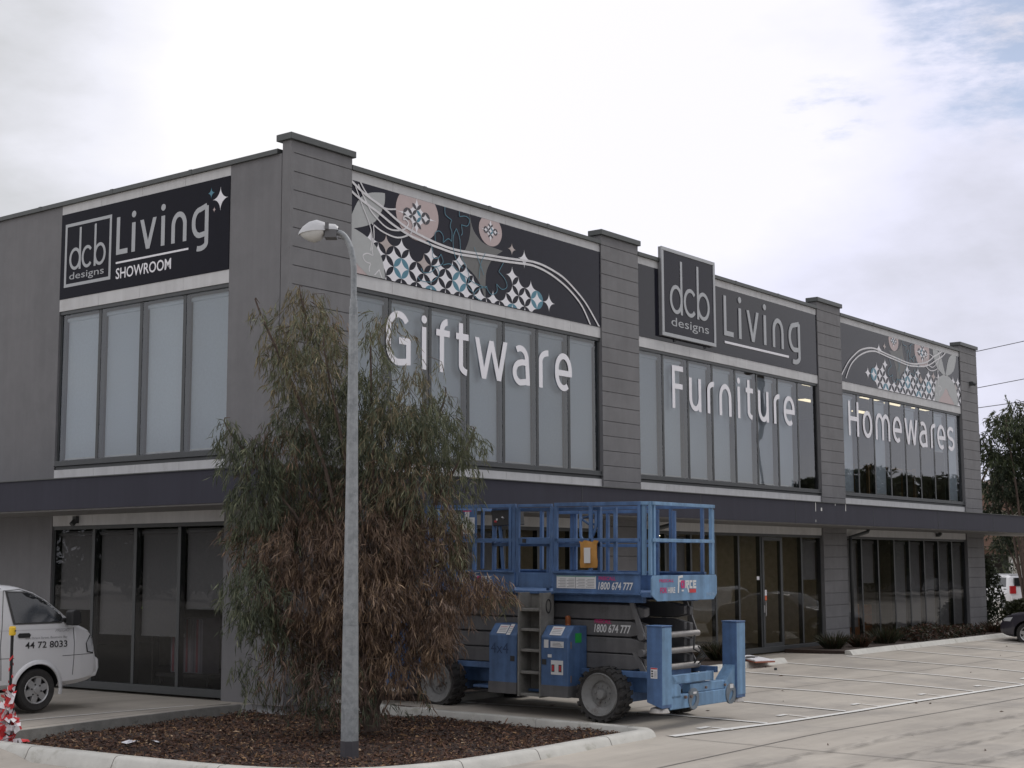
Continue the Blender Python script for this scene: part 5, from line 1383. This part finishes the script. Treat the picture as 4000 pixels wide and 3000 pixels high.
# guardrails: posts and rails
def guard(name, posts, rails, s=None, mats=blue_m, extra=None):
    m = MB()
    for (x, y, z0, z1, w) in posts: m.box(x-w/2, x+w/2, y-w/2, y+w/2, z0, z1)
    for (a, b, w) in rails: m.bar(a, b, w)
    if extra: extra(m)
    return m.build(name, mats, LIFT, bevel=.004)
ZT, ZM = 3.20, 2.66
for s in (-1, 1):
    x = s*.905
    ys = [-2.07,-1.20,-.56] if s < 0 else [-2.07,-1.5,-.95,-.9,-.15,.35]
    guard('guardrail', [(x,y,2.187,ZT-.026,.05) for y in ys] + [(s*.84,-1.60,2.187,ZT-.06,.05)], [((x,-2.1,ZT),(x,-.53 if s < 0 else .35,ZT),.055),((x,-2.1,ZM),(x,-.53 if s < 0 else .35,ZM),.05)])
    ys = [.25,.32,1.05,1.62,2.07] if s < 0 else [.42,1.05,1.6,2.07]
    guard('guardrail', [(x,y,2.187,ZT-.03,.055) for y in ys], [((x,.22 if s < 0 else .37,ZT-.005),(x,2.1,ZT-.005),.055),((x,.22 if s < 0 else .37,ZM),(x,2.1,ZM),.05)])
# inner rails of the roll-out deck
for s in (-1, 1):
    x = s*.82
    guard('inner_guardrail', [(x,y,1.89,ZT-.09,.05) for y in (-1.30,-.35,.72)], [((x,-1.33,ZT-.065),(x,.75,ZT-.065),.05),((x,-1.33,ZM-.07),(x,.75,ZM-.07),.05)] + ([((x,-1.30,2.4),(x,-1.30,2.55),.06)]))
guard('end_guardrail', [(-.88,-2.13,2.148,ZT-.02,.055),(-.81,-2.25,2.148,ZT-.01,.045),(.87,-2.25,2.148,ZT-.03,.055),(.93,-2.25,2.148,ZT-.05,.03),(-.905,-2.25,2.148,ZT-.0,.045)],
      [((-.90,-2.27,ZT),(.92,-2.27,ZT-.0),.05),((-.9,-2.27,ZM),(.9,-2.27,ZM),.05),((-.905,-2.1,ZT),(-.905,-2.27,ZT),.05),((.905,-2.1,ZT),(.905,-2.27,ZT),.05)], mats=blue2_m)
guard('end_guardrail', [(-.6,2.09,2.187,ZT-.03,.05),(.6,2.09,2.187,ZT-.03,.05)], [((-.9,2.09,ZT-.004),(.9,2.09,ZT-.004),.05),((-.9,2.09,ZM),(.9,2.09,ZM),.05)])
m = MB()       # entry gate
for y in (-.48,.17): m.box(-.935,-.885,y-.025,y+.025,1.95,ZT-.03)
m.box(-.935,-.885,-.48,.17,ZT-.029,ZT+.015); m.box(-.93,-.89,-.454,.144,2.60,2.70); m.box(-.925,-.895,-.454,.144,1.93,2.16)
g = m.build('gate', blue_m, LIFT, bevel=.004); m = MB(); m.box(-.942,-.936,.0,.07,2.62,2.68); m.build('latch', blk_m, g)
m = MB(); m.tube([(-.86,-.98,3.10),(-.86,-.98,2.72),(-.86,-1.04,2.63),(-.86,-1.12,2.63),(-.86,-1.20,2.72),(-.86,-1.26,2.86),(-.86,-1.26,3.1)], .024, 8); m.tube([(-.84,-1.0,2.97),(-.84,-1.12,2.9),(-.84,-1.22,2.9)], .02, 8); m.tube([(-.84,-1.15,3.12),(-.84,-1.12,3.02),(-.84,-1.02,3.0)], .018, 8)
m.build('grab_loop', blue_m, LIFT, smooth=True)
m = MB(); m.prism([(.22,2.90),(.72,2.88),(.76,3.13),(.25,3.14)], -.86, -.68, 'x'); cb = m.build('control_box', blk_m, LIFT, bevel=.01)
m = MB(); m.box(-.867,-.862,.34,.38,3.05,3.10); m.box(-.867,-.862,.62,.65,2.97,3.0); m.tube([(-.862,.5,3.0),(-.90,.5,3.02)], .012, 8); m.build('switch', [decal_m], cb)
m = MB(); m.box(-.868,-.863,.64,.68,2.94,2.97); m.build('switch', dred_m, cb)
m = MB(); m.tube([(-.8,.35,2.88),(-.8,.35,2.2)], .02, 6); m.tube([(-.8,.62,2.88),(-.8,.55,2.2)], .03, 6); m.build('cable', blue_m, cb)
m = MB(); m.box(-.945,-.938,.98,1.30,2.70,3.14,0); m.box(-.948,-.9455,1.02,1.27,2.76,3.02,1); m.box(-.948,-.9455,1.13,1.22,3.021,3.11,1); m.box(-.948,-.9455,1.09,1.28,3.111,3.13,2)
for k in range(9): m.box(-.95,-.9485,1.05,1.24-.02*(k%3),2.78+.026*k,2.786+.026*k,3)
m.build('instruction_sign', [blue_m, decal_m, dmag_m, dtext_m], LIFT)
# side lettering on the toe boards and scissor arm
TM = lambda y, z, x=-.949: frame_matrix((x, y, z), (0,-1,0), (0,0,1))
tb_ = [o for o in PLT.children if o.name.startswith('toe_board')][0]
text_mesh('1800 674 777', 'lettering', decal_m, .115, .62, TM(-1.36,1.925), tb_, shear=.18, bold=.02); text_mesh('FREECALL', 'lettering', dmag_m, .055, .30, TM(-1.37,2.065), tb_, bold=.02)
m = MB(); m.box(-.951,-.947,-1.32,-.60,1.935,2.125,0); m.box(-.953,-.9512,-1.315,-.605,2.11,2.122,1); m.box(-.953,-.9512,-.955,-.945,1.94,2.105,2)
for a, b in ((-1.29,-1.14),(-1.12,-.97),(-.93,-.79),(-.77,-.63)):
    for k in range(6): m.box(-.953,-.9512,a,b-.03*(k % 2),1.955+.023*k,1.962+.023*k,2)
m.build('decal', [decal_m, dteal_m, dtext_m], tb_)
force_logo(tb_, lambda a, b, d: (-.948-d, 1.02-a, 1.99+b), .62)
arm_ = [o for o in LIFT.children if o.name.startswith('scissor_arm')]
text_mesh('1800 674 777', 'lettering', decal_m, .125, .66, TM(-1.12,1.28,-.7035), LIFT, shear=.18, bold=.02); text_mesh('FREECALL', 'lettering', dmag_m, .06, .30, TM(-1.13,1.415,-.7035), LIFT, bold=.02)
m = MB(); m.box(-1.2245,-1.2215,-2.56,-2.45,.70,.85,0); m.box(-1.226,-1.2246,-2.558,-2.452,.83,.848,2)
for k in range(3): m.box(-1.226,-1.2246,-2.49,-2.46,.72+.035*k,.742+.035*k,1)
for k in range(5): m.box(-1.226,-1.2246,-2.55,-2.505,.72+.018*k,.726+.018*k,3)
m.build('decal', [decal_m, blk_m, dred_m, dtext_m], LIFT)
# padded envelope tied to the rail
t = thing('envelope', 'yellow padded envelope with a white label hanging on the lift guardrail', 'envelope', (LX-.945, LYC-1.22, LZ+2.23))
m = MB()
vs = []
for i in range(7):
    for j in range(9):
        y = -.15+.30*i/6; z = .40*j/8; bulge = .03*math.sin(math.pi*i/6)*math.sin(math.pi*min(1,j/7))
        vs.append((-bulge-.006-.02*(j == 8)*math.sin(i*1.9), y*(1+.08*math.sin(j*.9)*(j < 3))+(.03*(i-3)/3 if j == 8 else 0), z+(.015*math.sin(i*2.1) if j == 8 else 0)))
fs = [(i*9+j, i*9+j+1, (i+1)*9+j+1, (i+1)*9+j) for i in range(6) for j in range(8)]
m.add(vs, fs); b_ = len(vs)
m.add([(.004, v[1], v[2]) for v in vs], fs)
o = m.build('pouch', mat('manila', (.42,.21,.05), .6, var=.15, scale=9), t); autosmooth(o, 60)
m = MB(); m.box(-.042,-.038,-.055,.06,.07,.30); m.build('label', decal_m, t)

# ================================================================== vehicles
paintw = mat('white car paint', (.70,.70,.71), .3, var=.02, scale=2, coat=.6)
paintd = mat('dark car paint', (.035,.032,.045), .3, var=.05, coat=.8)
paintr = mat('red car paint', (.45,.015,.03), .3, var=.05, coat=.8)
cglass = mat('car glass', (.022,.024,.026), .06, var=.1, spec=.8)
black_p = mat('black plastic', (.02,.02,.021), .6)
lampg = mat('headlamp lens', (.55,.56,.58), .12, coat=.8); amber = mat('amber lens', (.5,.16,.02), .2); taill = mat('tail lens', (.4,.01,.015), .2)
alloy = mat('alloy', (.50,.50,.50), .35, metal=.6)
seam_m = mat('panel gap', (.10,.10,.10), .8)

def interp(tab, x):
    return lerp_t(x, tab)
def car(name, label, cat, loc, rz, top, bot, W, belt, tumble, paint, wheels, rw, floor=.24, group=None, nst=56, roofdrop=.10):
    """body along local x (front = +x), y = width. top/bot: height tables over x"""
    t = thing(name, label, cat, loc, (0,0,rz), group)
    xs0, xs1 = top[0][0], top[-1][0]
    xs = sorted(set([xs0+(xs1-xs0)*i/nst for i in range(nst+1)] + [p[0] for p in top]))
    secs = []
    def half(x):
        zt = interp(top, x); zb = interp(bot, x)
        e = min(1, (xs1-x)/.35)**.5 if xs1-x < .35 else 1; e2 = min(1, (x-xs0)/.25)**.5 if x-xs0 < .25 else 1
        w = W*(.92+.08*e)*(.9+.1*e2)
        bl = min(belt, zt-.06)
        if zt > belt+.25:
            wt = w-tumble*(zt-belt)/1.0
            return [(0,zb),(w*.88,zb),(w*.97,zb+.07),(w,zb+(bl-zb)*.45),(w*.99,bl),(wt+.03,zt-roofdrop),(wt-.06,zt-.03),(wt*.6,zt),(0,zt+.004)]
        k = max(0, (zt-belt))
        wt = w-.03-tumble*k
        return [(0,zb),(w*.88,zb),(w*.97,zb+.07),(w,zb+(bl-zb)*.45),(w*.99,bl-.02),(wt-.0,zt-.05),(wt-.09,zt-.015),(wt*.6,zt),(0,zt+.004)]
    vs = []; fs = []
    for x in xs:
        h = half(x); ring = h[::1] + [(-a, b) for a, b in h[-2:0:-1]]
        vs += [(x, a, b) for a, b in ring]
    k = len(ring)
    for i in range(len(xs)-1):
        for j in range(k): fs.append((i*k+j, i*k+(j+1) % k, (i+1)*k+(j+1) % k, (i+1)*k+j))
    fs.append(list(range(k))[::-1]); fs.append([(len(xs)-1)*k+j for j in range(k)])
    m = MB(); m.add(vs, fs); body = m.build('body', [paint, black_p], t)
    # cut the wheel arches
    for sy in (-1,1):
        for wx in wheels:
            c_ = MB(); c_.tube([(wx, sy*(W+.2), rw), (wx, sy*(W-.34), rw)], rw*1.2, 32); cut = c_.build('cut', black_p)
            cut.location = (0,0,0)
            cut.parent = t
            bo = body.modifiers.new('b', 'BOOLEAN'); bo.operation = 'DIFFERENCE'; bo.object = cut; bo.solver = 'EXACT'; bo.material_mode = 'TRANSFER'
            dg = bpy.context.evaluated_depsgraph_get(); dg.update()
            nm = bpy.data.meshes.new_from_object(body.evaluated_get(dg)); body.modifiers.clear(); old = body.data; body.data = nm; bpy.data.meshes.remove(old)
            cm = cut.data; bpy.data.objects.remove(cut); bpy.data.meshes.remove(cm)
    autosmooth(body, 32)
    t['W'] = W
    def side(x, z, off=.004):
        h = half(x)[1:8]
        for (a, za), (b, zb_) in zip(h, h[1:]):
            if za <= z <= zb_ and zb_ > za: return a+(b-a)*(z-za)/(zb_-za)+off
        return h[-1][0]+off
    def side_panel(nm, poly, mt, sy, parent, off=.004, nsub=6):
        # polygon on the body side, subdivided so that it follows the surface
        q = []
        for a, b in zip(poly, poly[1:]+poly[:1]):
            for i in range(nsub): q.append((a[0]+(b[0]-a[0])*i/nsub, a[1]+(b[1]-a[1])*i/nsub))
        xs_ = [p[0] for p in q]; zs_ = [p[1] for p in q]; st = .05
        pts = [Vector(p) for p in q]; n_ = len(pts)
        gx_ = np.arange(min(xs_)+st/2, max(xs_), st); gz_ = np.arange(min(zs_)+st/2, max(zs_), st)
        pts += [Vector((float(x), float(z))) for x in gx_ for z in gz_ if inside((x, z), q)]
        vo, eo, fo, _, _, _ = geometry.delaunay_2d_cdt(pts, [(i, (i+1) % n_) for i in range(n_)], [], 1, 1e-5)
        mm = MB(); mm.add([(p.x, sy*side(p.x, p.y, off), p.y) for p in vo], [tuple(f_) for f_ in fo]); return autosmooth(mm.build(nm, mt, parent), 60)
    def side_line(nm, pl, wd, mt, sy, parent, off=.003):
        mm = MB()
        for q in ribbon_polys([p for a, b in zip(pl, pl[1:]) for p in [(a[0]+(b[0]-a[0])*i/5, a[1]+(b[1]-a[1])*i/5) for i in range(5)]]+[pl[-1]], wd):
            mm.add([(x, sy*side(x, z, off), z) for x, z in q], [(0,1,2,3)])
        return mm.build(nm, mt, parent)
    def front_strip(nm, x0, x1, wfrac, mt, parent, off=.006, n=8, zoff=0):
        mm = MB(); rows = []
        for i in range(n+1):
            x = x0+(x1-x0)*i/n; h = half(x); w_ = h[6][0]*wfrac
            rows.append([(x+off*.6, w_*s_, interp(top, x)+off-.02*abs(s_)**3) for s_ in (-1,-.75,-.4,0,.4,.75,1)])
        kk = 7; v2 = [p for r_ in rows for p in r_]; f2 = [(i*kk+j, i*kk+j+1, (i+1)*kk+j+1, (i+1)*kk+j) for i in range(n) for j in range(kk-1)]
        mm.add(v2, f2); return autosmooth(mm.build(nm, mt, parent), 60)
    for sy in (-1,1):
        for wx in wheels:
            mm = MB(); mm.lathe([(rw*.62,-.09),(rw*.9,-.105),(rw*.98,-.08),(rw,-.05),(rw,.06),(rw*.98,.085),(rw*.9,.10),(rw*.62,.085)], 'y', n=32)
            wo = mm.build('wheel', tyre_m, t, loc=(wx, sy*(W-.115), rw)); autosmooth(wo, 40)
            mm = MB(); s_ = sy
            mm.lathe([(rw*.66,s_*.085),(rw*.63,s_*.098),(rw*.585,s_*.09),(rw*.57,s_*.07)], 'y', n=32, mi=0); mm.lathe([(rw*.57,s_*.07),(rw*.55,s_*.02),(0,s_*.02)], 'y', n=32, mi=1)
            for k_ in range(6):
                a_ = k_*math.pi/3+.3; ca, sa = math.cos(a_), math.sin(a_); nx, nz = -sa, ca
                r0, r1 = rw*.2, rw*.60
                P_ = [(r0*ca+nx*.055, s_*.085, r0*sa+nz*.055), (r1*ca+nx*.045, s_*.082, r1*sa+nz*.045), (r1*ca-nx*.045, s_*.082, r1*sa-nz*.045), (r0*ca-nx*.055, s_*.085, r0*sa-nz*.055)]
                P2 = [(p[0], s_*.03, p[2]) for p in P_]; mm.add(P_+P2, [(0,1,2,3),(0,4,5,1),(1,5,6,2),(2,6,7,3)])
            for k_ in range(6): a_ = k_*math.pi/3+.82; mm.tube([(rw*.26*math.cos(a_), s_*.075, rw*.26*math.sin(a_)), (rw*.26*math.cos(a_), s_*.093, rw*.26*math.sin(a_))], .013, 8, 1)
            mm.lathe([(rw*.33,s_*.03),(rw*.32,s_*.078),(rw*.16,s_*.086),(rw*.14,s_*.104),(0,s_*.106)], 'y', n=20)
            mm.build('rim', [alloy, black_p], wo)
    return t, body, side, side_panel, side_line, front_strip, half

# white van: near side at world y = VY, nose towards +x
VY = 2.0; VZ = -.485
top = [(-3.70,1.72),(-3.62,1.88),(-3.3,1.955),(-2.0,1.97),(-.75,1.945),(-.30,1.905),(-.05,1.825),(.18,1.70),(.46,1.49),(.66,1.335),(.78,1.285),(.90,1.24),(.98,1.14),(1.02,.98),(1.06,.82),(1.09,.70)]
bot = [(-3.7,.42),(-3.0,.36),(.5,.36),(.75,.38),(.98,.42),(1.09,.47)]
VX = -3.14; VW = .87
van, vb, vside, vpanel, vline, vstrip, vhalf = car('delivery_van', 'white delivery van with phone number on its door nosed up to the left wall', 'van', (VX, VY+VW, VZ), R(-1.5), top, bot, VW, 1.28, .16, paintw, (0,-2.58), .325)
for sy in (-1,1):
    dr_ = vline('door', [(-.62,.50),(-.66,1.0),(-.63,1.40),(-.60,1.83),(-.30,1.845),(-.05,1.77)], .012, seam_m, sy, van)
    vline('door_seam', [(.62,.42),(.63,1.0),(.60,1.30)], .011, seam_m, sy, van); vline('crease', [(-3.4,1.235),(.6,1.235)], .008, mat('crease', (.52,.52,.53), .4) if 'crease' not in MAT else MAT['crease'], sy, van); vline('crease', [(-3.4,.86),(-.42,.82)], .009, seam_m, sy, van); vline('crease', [(.42,.82),(1.0,.83)], .009, seam_m, sy, van)
    vline('trim', [(-3.5,1.80),(-.62,1.86)], .010, seam_m, sy, van)
    vpanel('side_window', [(-.42,1.345),(-.54,1.80),(-.18,1.79),(.08,1.665),(.30,1.50),(.46,1.345)], cglass, sy, van, .013)
    vpanel('window_seal', [(-.45,1.32),(-.575,1.825),(-.165,1.815),(.10,1.69),(.32,1.52),(.52,1.32)], mat('seal', (.06,.06,.06), .6) if 'seal' not in MAT else MAT['seal'], sy, van, .008)
    vpanel('handle', [(-.36,1.12),(-.38,1.16),(-.35,1.19),(-.18,1.19),(-.15,1.16),(-.17,1.12)], black_p, sy, van, .012, 3)
    h_ = vpanel('headlight', [(.86,1.00),(.93,1.10),(1.0,1.08),(1.02,.95),(.99,.85),(.89,.87)], lampg, sy, van, .010, 3)
    vpanel('headlight_surround', [(.845,.99),(.92,1.12),(1.005,1.10),(1.03,.95),(1.0,.83),(.87,.855)], black_p, sy, van, .006, 3)
    m = MB(); m.prism([(.44,1.29),(.44,1.50),(.50,1.53),(.60,1.50),(.62,1.32),(.55,1.28)], sy*(VW+.02), sy*(VW+.20), 'y'); m.box(.38,.5,min(sy*(VW-.10),sy*(VW+.02)),max(sy*(VW-.10),sy*(VW+.02)),1.34,1.40); m.build('mirror', black_p, van, bevel=.02)
    m = MB()       # flared wheel arch lip
    n_ = 24; pr = .325
    for k in range(n_+1):
        a = R(-12)+(math.pi+R(24))*k/n_; 
        for rr, off in ((pr*1.19,.0),(pr*1.21,.028),(pr*1.36,.020),(pr*1.40,.001)):
            x = rr*math.cos(a); z = pr+rr*math.sin(a); m.v.append((x, sy*(vside(x, max(.44, z), 0)+off), z))
    for k in range(n_):
        for j in range(3): m.f.append([k*4+j, k*4+j+1, (k+1)*4+j+1, (k+1)*4+j]); m.m.append(0)
    autosmooth(m.build('arch_flare', paintw, van), 60)
    m = MB(); m.box(-.40,-.37, min(sy*(VW-.03),sy*(VW-.25)), max(sy*(VW-.03),sy*(VW-.25)), .10,.42); m.build('mud_flap', black_p, van)
vstrip('windscreen', .06, .62, .90, cglass, van)
m = MB(); m.prism([(.98,.46),(1.10,.47),(1.15,.60),(1.14,.74),(1.05,.80),(.98,.8)], -.80, .80, 'y'); m.build('bumper', paintw, van, bevel=.03)
m = MB(); m.prism([(1.0,.78),(1.10,.80),(1.11,.92),(1.04,.97)], -.60, .60, 'y'); m.build('grille', black_p, van, bevel=.01)
m = MB(); m.box(-2.9,.3,-.6,.6,.30,.4); m.build('underbody', black_p, van)
VM = lambda x, z, off=.006: frame_matrix((x, -vside(x+.3, z, off)-.002, z), (1,0,0), (0,.03,1))
text_mesh('44 72 8033', 'lettering', black_p, .10, .74, VM(-.24,.955), van, bold=.01)
text_mesh('65A Orient Street, Batemans Bay', 'lettering', mat('grey print', (.25,.25,.26), .6), .042, .74, VM(-.24,1.085), van)
text_mesh('PREGIO', 'lettering', mat('badge', (.42,.42,.43), .35, metal=.5), .045, .25, VM(.28,1.19), van, shear=.3)
m = MB(); m.tube([(.05+.17*math.cos(a*2*math.pi/20), -.42+.0*a, 1.38+.17*math.sin(a*2*math.pi/20)*.6) for a in range(21)], .012, 6)
m2 = MB(); m2.tube([(-.3,-.5,1.98),(-.3,-.5,1.965)], .1, 6)

# dark car nosed up to the kerb at the right edge
topd = [(-2.25,.86),(-2.2,1.02),(-1.95,1.10),(-1.55,1.14),(-1.0,1.42),(-.3,1.46),(.25,1.40),(.95,1.02),(1.35,.97),(1.75,.90),(1.98,.80),(2.10,.66)]
botd = [(-2.25,.35),(-1.8,.24),(1.6,.22),(1.9,.26),(2.1,.34)]
dc, db, ds, dp_, dl_, dst, dh_ = car('parked_car', 'dark metallic car nosed to the kerb, cut off by the right edge', 'car', (26.95,-4.55,H(26.5,-4.4)+.0), R(90), topd, botd, .88, .92, .30, paintd, (1.32,-1.32), .32)
for sy in (-1,1):
    dp_('side_window', [(-1.25,.96),(-.85,1.36),(-.2,1.40),(.20,1.34),(.82,.98)], cglass, sy, dc, .006)
    dp_('headlight', [(1.78,.68),(1.70,.80),(1.95,.77),(2.05,.68)], lampg, sy, dc, .008, 3)
    dl_('door_seam', [(.78,.35),(.80,.95)], .010, seam_m, sy, dc); dl_('door_seam', [(-.25,.35),(-.25,.95)], .010, seam_m, sy, dc)
    m = MB(); m.prism([(.62,.95),(.60,1.08),(.72,1.09),(.80,.97)], sy*.88, sy*1.04, 'y'); m.build('mirror', paintd, dc, bevel=.02)
dst('windscreen', .28, .92, .92, cglass, dc)
m = MB(); m.box(1.75,2.03,-.5,.5,.815,.822); m.build('bonnet_trim', mat('chrome', (.6,.6,.6), .2, metal=1), dc)
m = MB(); m.box(2.08,2.115,-.45,.45,.36,.52); m.build('grille', black_p, dc)
# red car with pale roof further off
tops = [(-2.1,.9),(-2.05,1.2),(-1.85,1.62),(-1.5,1.70),(.1,1.70),(.55,1.55),(1.05,1.12),(1.6,1.02),(1.95,.92),(2.1,.7)]
rc, rb, rs_, rp_, rl_, rst, rh_ = car('parked_wagon', 'pale wagon with red tail lights parked far off between the trees', 'car', (58.0,8.3,-.56), R(42), tops, [(-2.1,.4),(-1.7,.28),(1.7,.28),(2.1,.4)], .88, 1.02, .2, paintw, (1.3,-1.3), .33)
for sy in (-1,1): rp_('side_window', [(-1.7,1.10),(-1.6,1.55),(.1,1.56),(.85,1.10)], cglass, sy, rc, .006)
m = MB(); m.box(-1.7,.2,-.62,.62,1.695,1.73); m.build('roof_panel', paintw, rc, bevel=.02)
m = MB(); m.box(-2.13,-2.0,-.6,.6,1.15,1.55); m.build('rear_window', cglass, rc); m = MB(); m.box(-2.16,-2.05,-.84,-.55,.78,1.15); m.box(-2.16,-2.05,.55,.84,.78,1.15); m.build('tail_light', taill, rc)
m = MB(); m.box(-2.16,-2.05,-.8,.8,.45,.68); m.build('bumper', paintw, rc, bevel=.02)
# white ute outside the frame, mirrored in the entry glazing
topu = [(-2.6,1.0),(-.75,1.0),(-.70,1.05),(-.62,1.62),(-.45,1.72),(.35,1.72),(.65,1.62),(1.25,1.12),(1.6,1.06),(2.1,.98),(2.3,.85),(2.36,.6)]
uc, ub, us_, up_, ul_, ust, uh_ = car('pickup_truck', 'white pickup parked across the aisle and mirrored in the entry glazing', 'pickup', (31.5,-9.6,H(31.5,-9.6)), R(8), topu, [(-2.6,.55),(-1.9,.4),(1.9,.38),(2.36,.5)], .88, 1.08, .2, paintw, (1.55,-1.5), .37)
for sy in (-1,1): up_('side_window', [(-.5,1.14),(-.45,1.58),(.35,1.60),(.62,1.50),(1.02,1.14)], cglass, sy, uc, .006)
# carport far behind
t = thing('carport', 'low brown roofed carport with white posts far behind the parked cars', 'carport', (84,20,-.6), (0,0,R(-25)))
m = MB(); m.box(-8,8,-4,4,2.9,3.2); m.prism([(-8.3,3.201),(8.3,3.201),(0,4.6)], -4.3, 4.3, 'y'); m.build('roof', mat('brown roof', (.15,.085,.06), .7, var=.1), t)
m = MB(); m.box(-7.8,7.8,3.5,3.8,0,2.89); m.build('back_wall', mat('dark boards', (.05,.045,.04), .9), t)
for x in (-7.5,-3.7,0,3.7,7.5): m = MB(); m.box(x-.09,x+.09,-3.9,-3.72,0,2.89); m.build('post', trof_m, t)
t = thing('far_house', 'pale rendered house wall glimpsed through the trees at the right', 'house', (104,27,-.6), (0,0,R(-25)))
m = MB(); m.box(-10,10,-4,4,0,6.5); m.build('wall', mat('cream render', (.40,.38,.34), .85, var=.05), t)
m = MB(); m.prism([(-10.6,6.501),(10.6,6.501),(0,9)], -4.5, 4.5, 'y'); m.build('roof', MAT['brown roof'], t)
for x in (-6,-1,4): m = MB(); m.box(x,x+1.8,-4.03,-4.002,3.6,5.2); m.build('window', cglass, t)
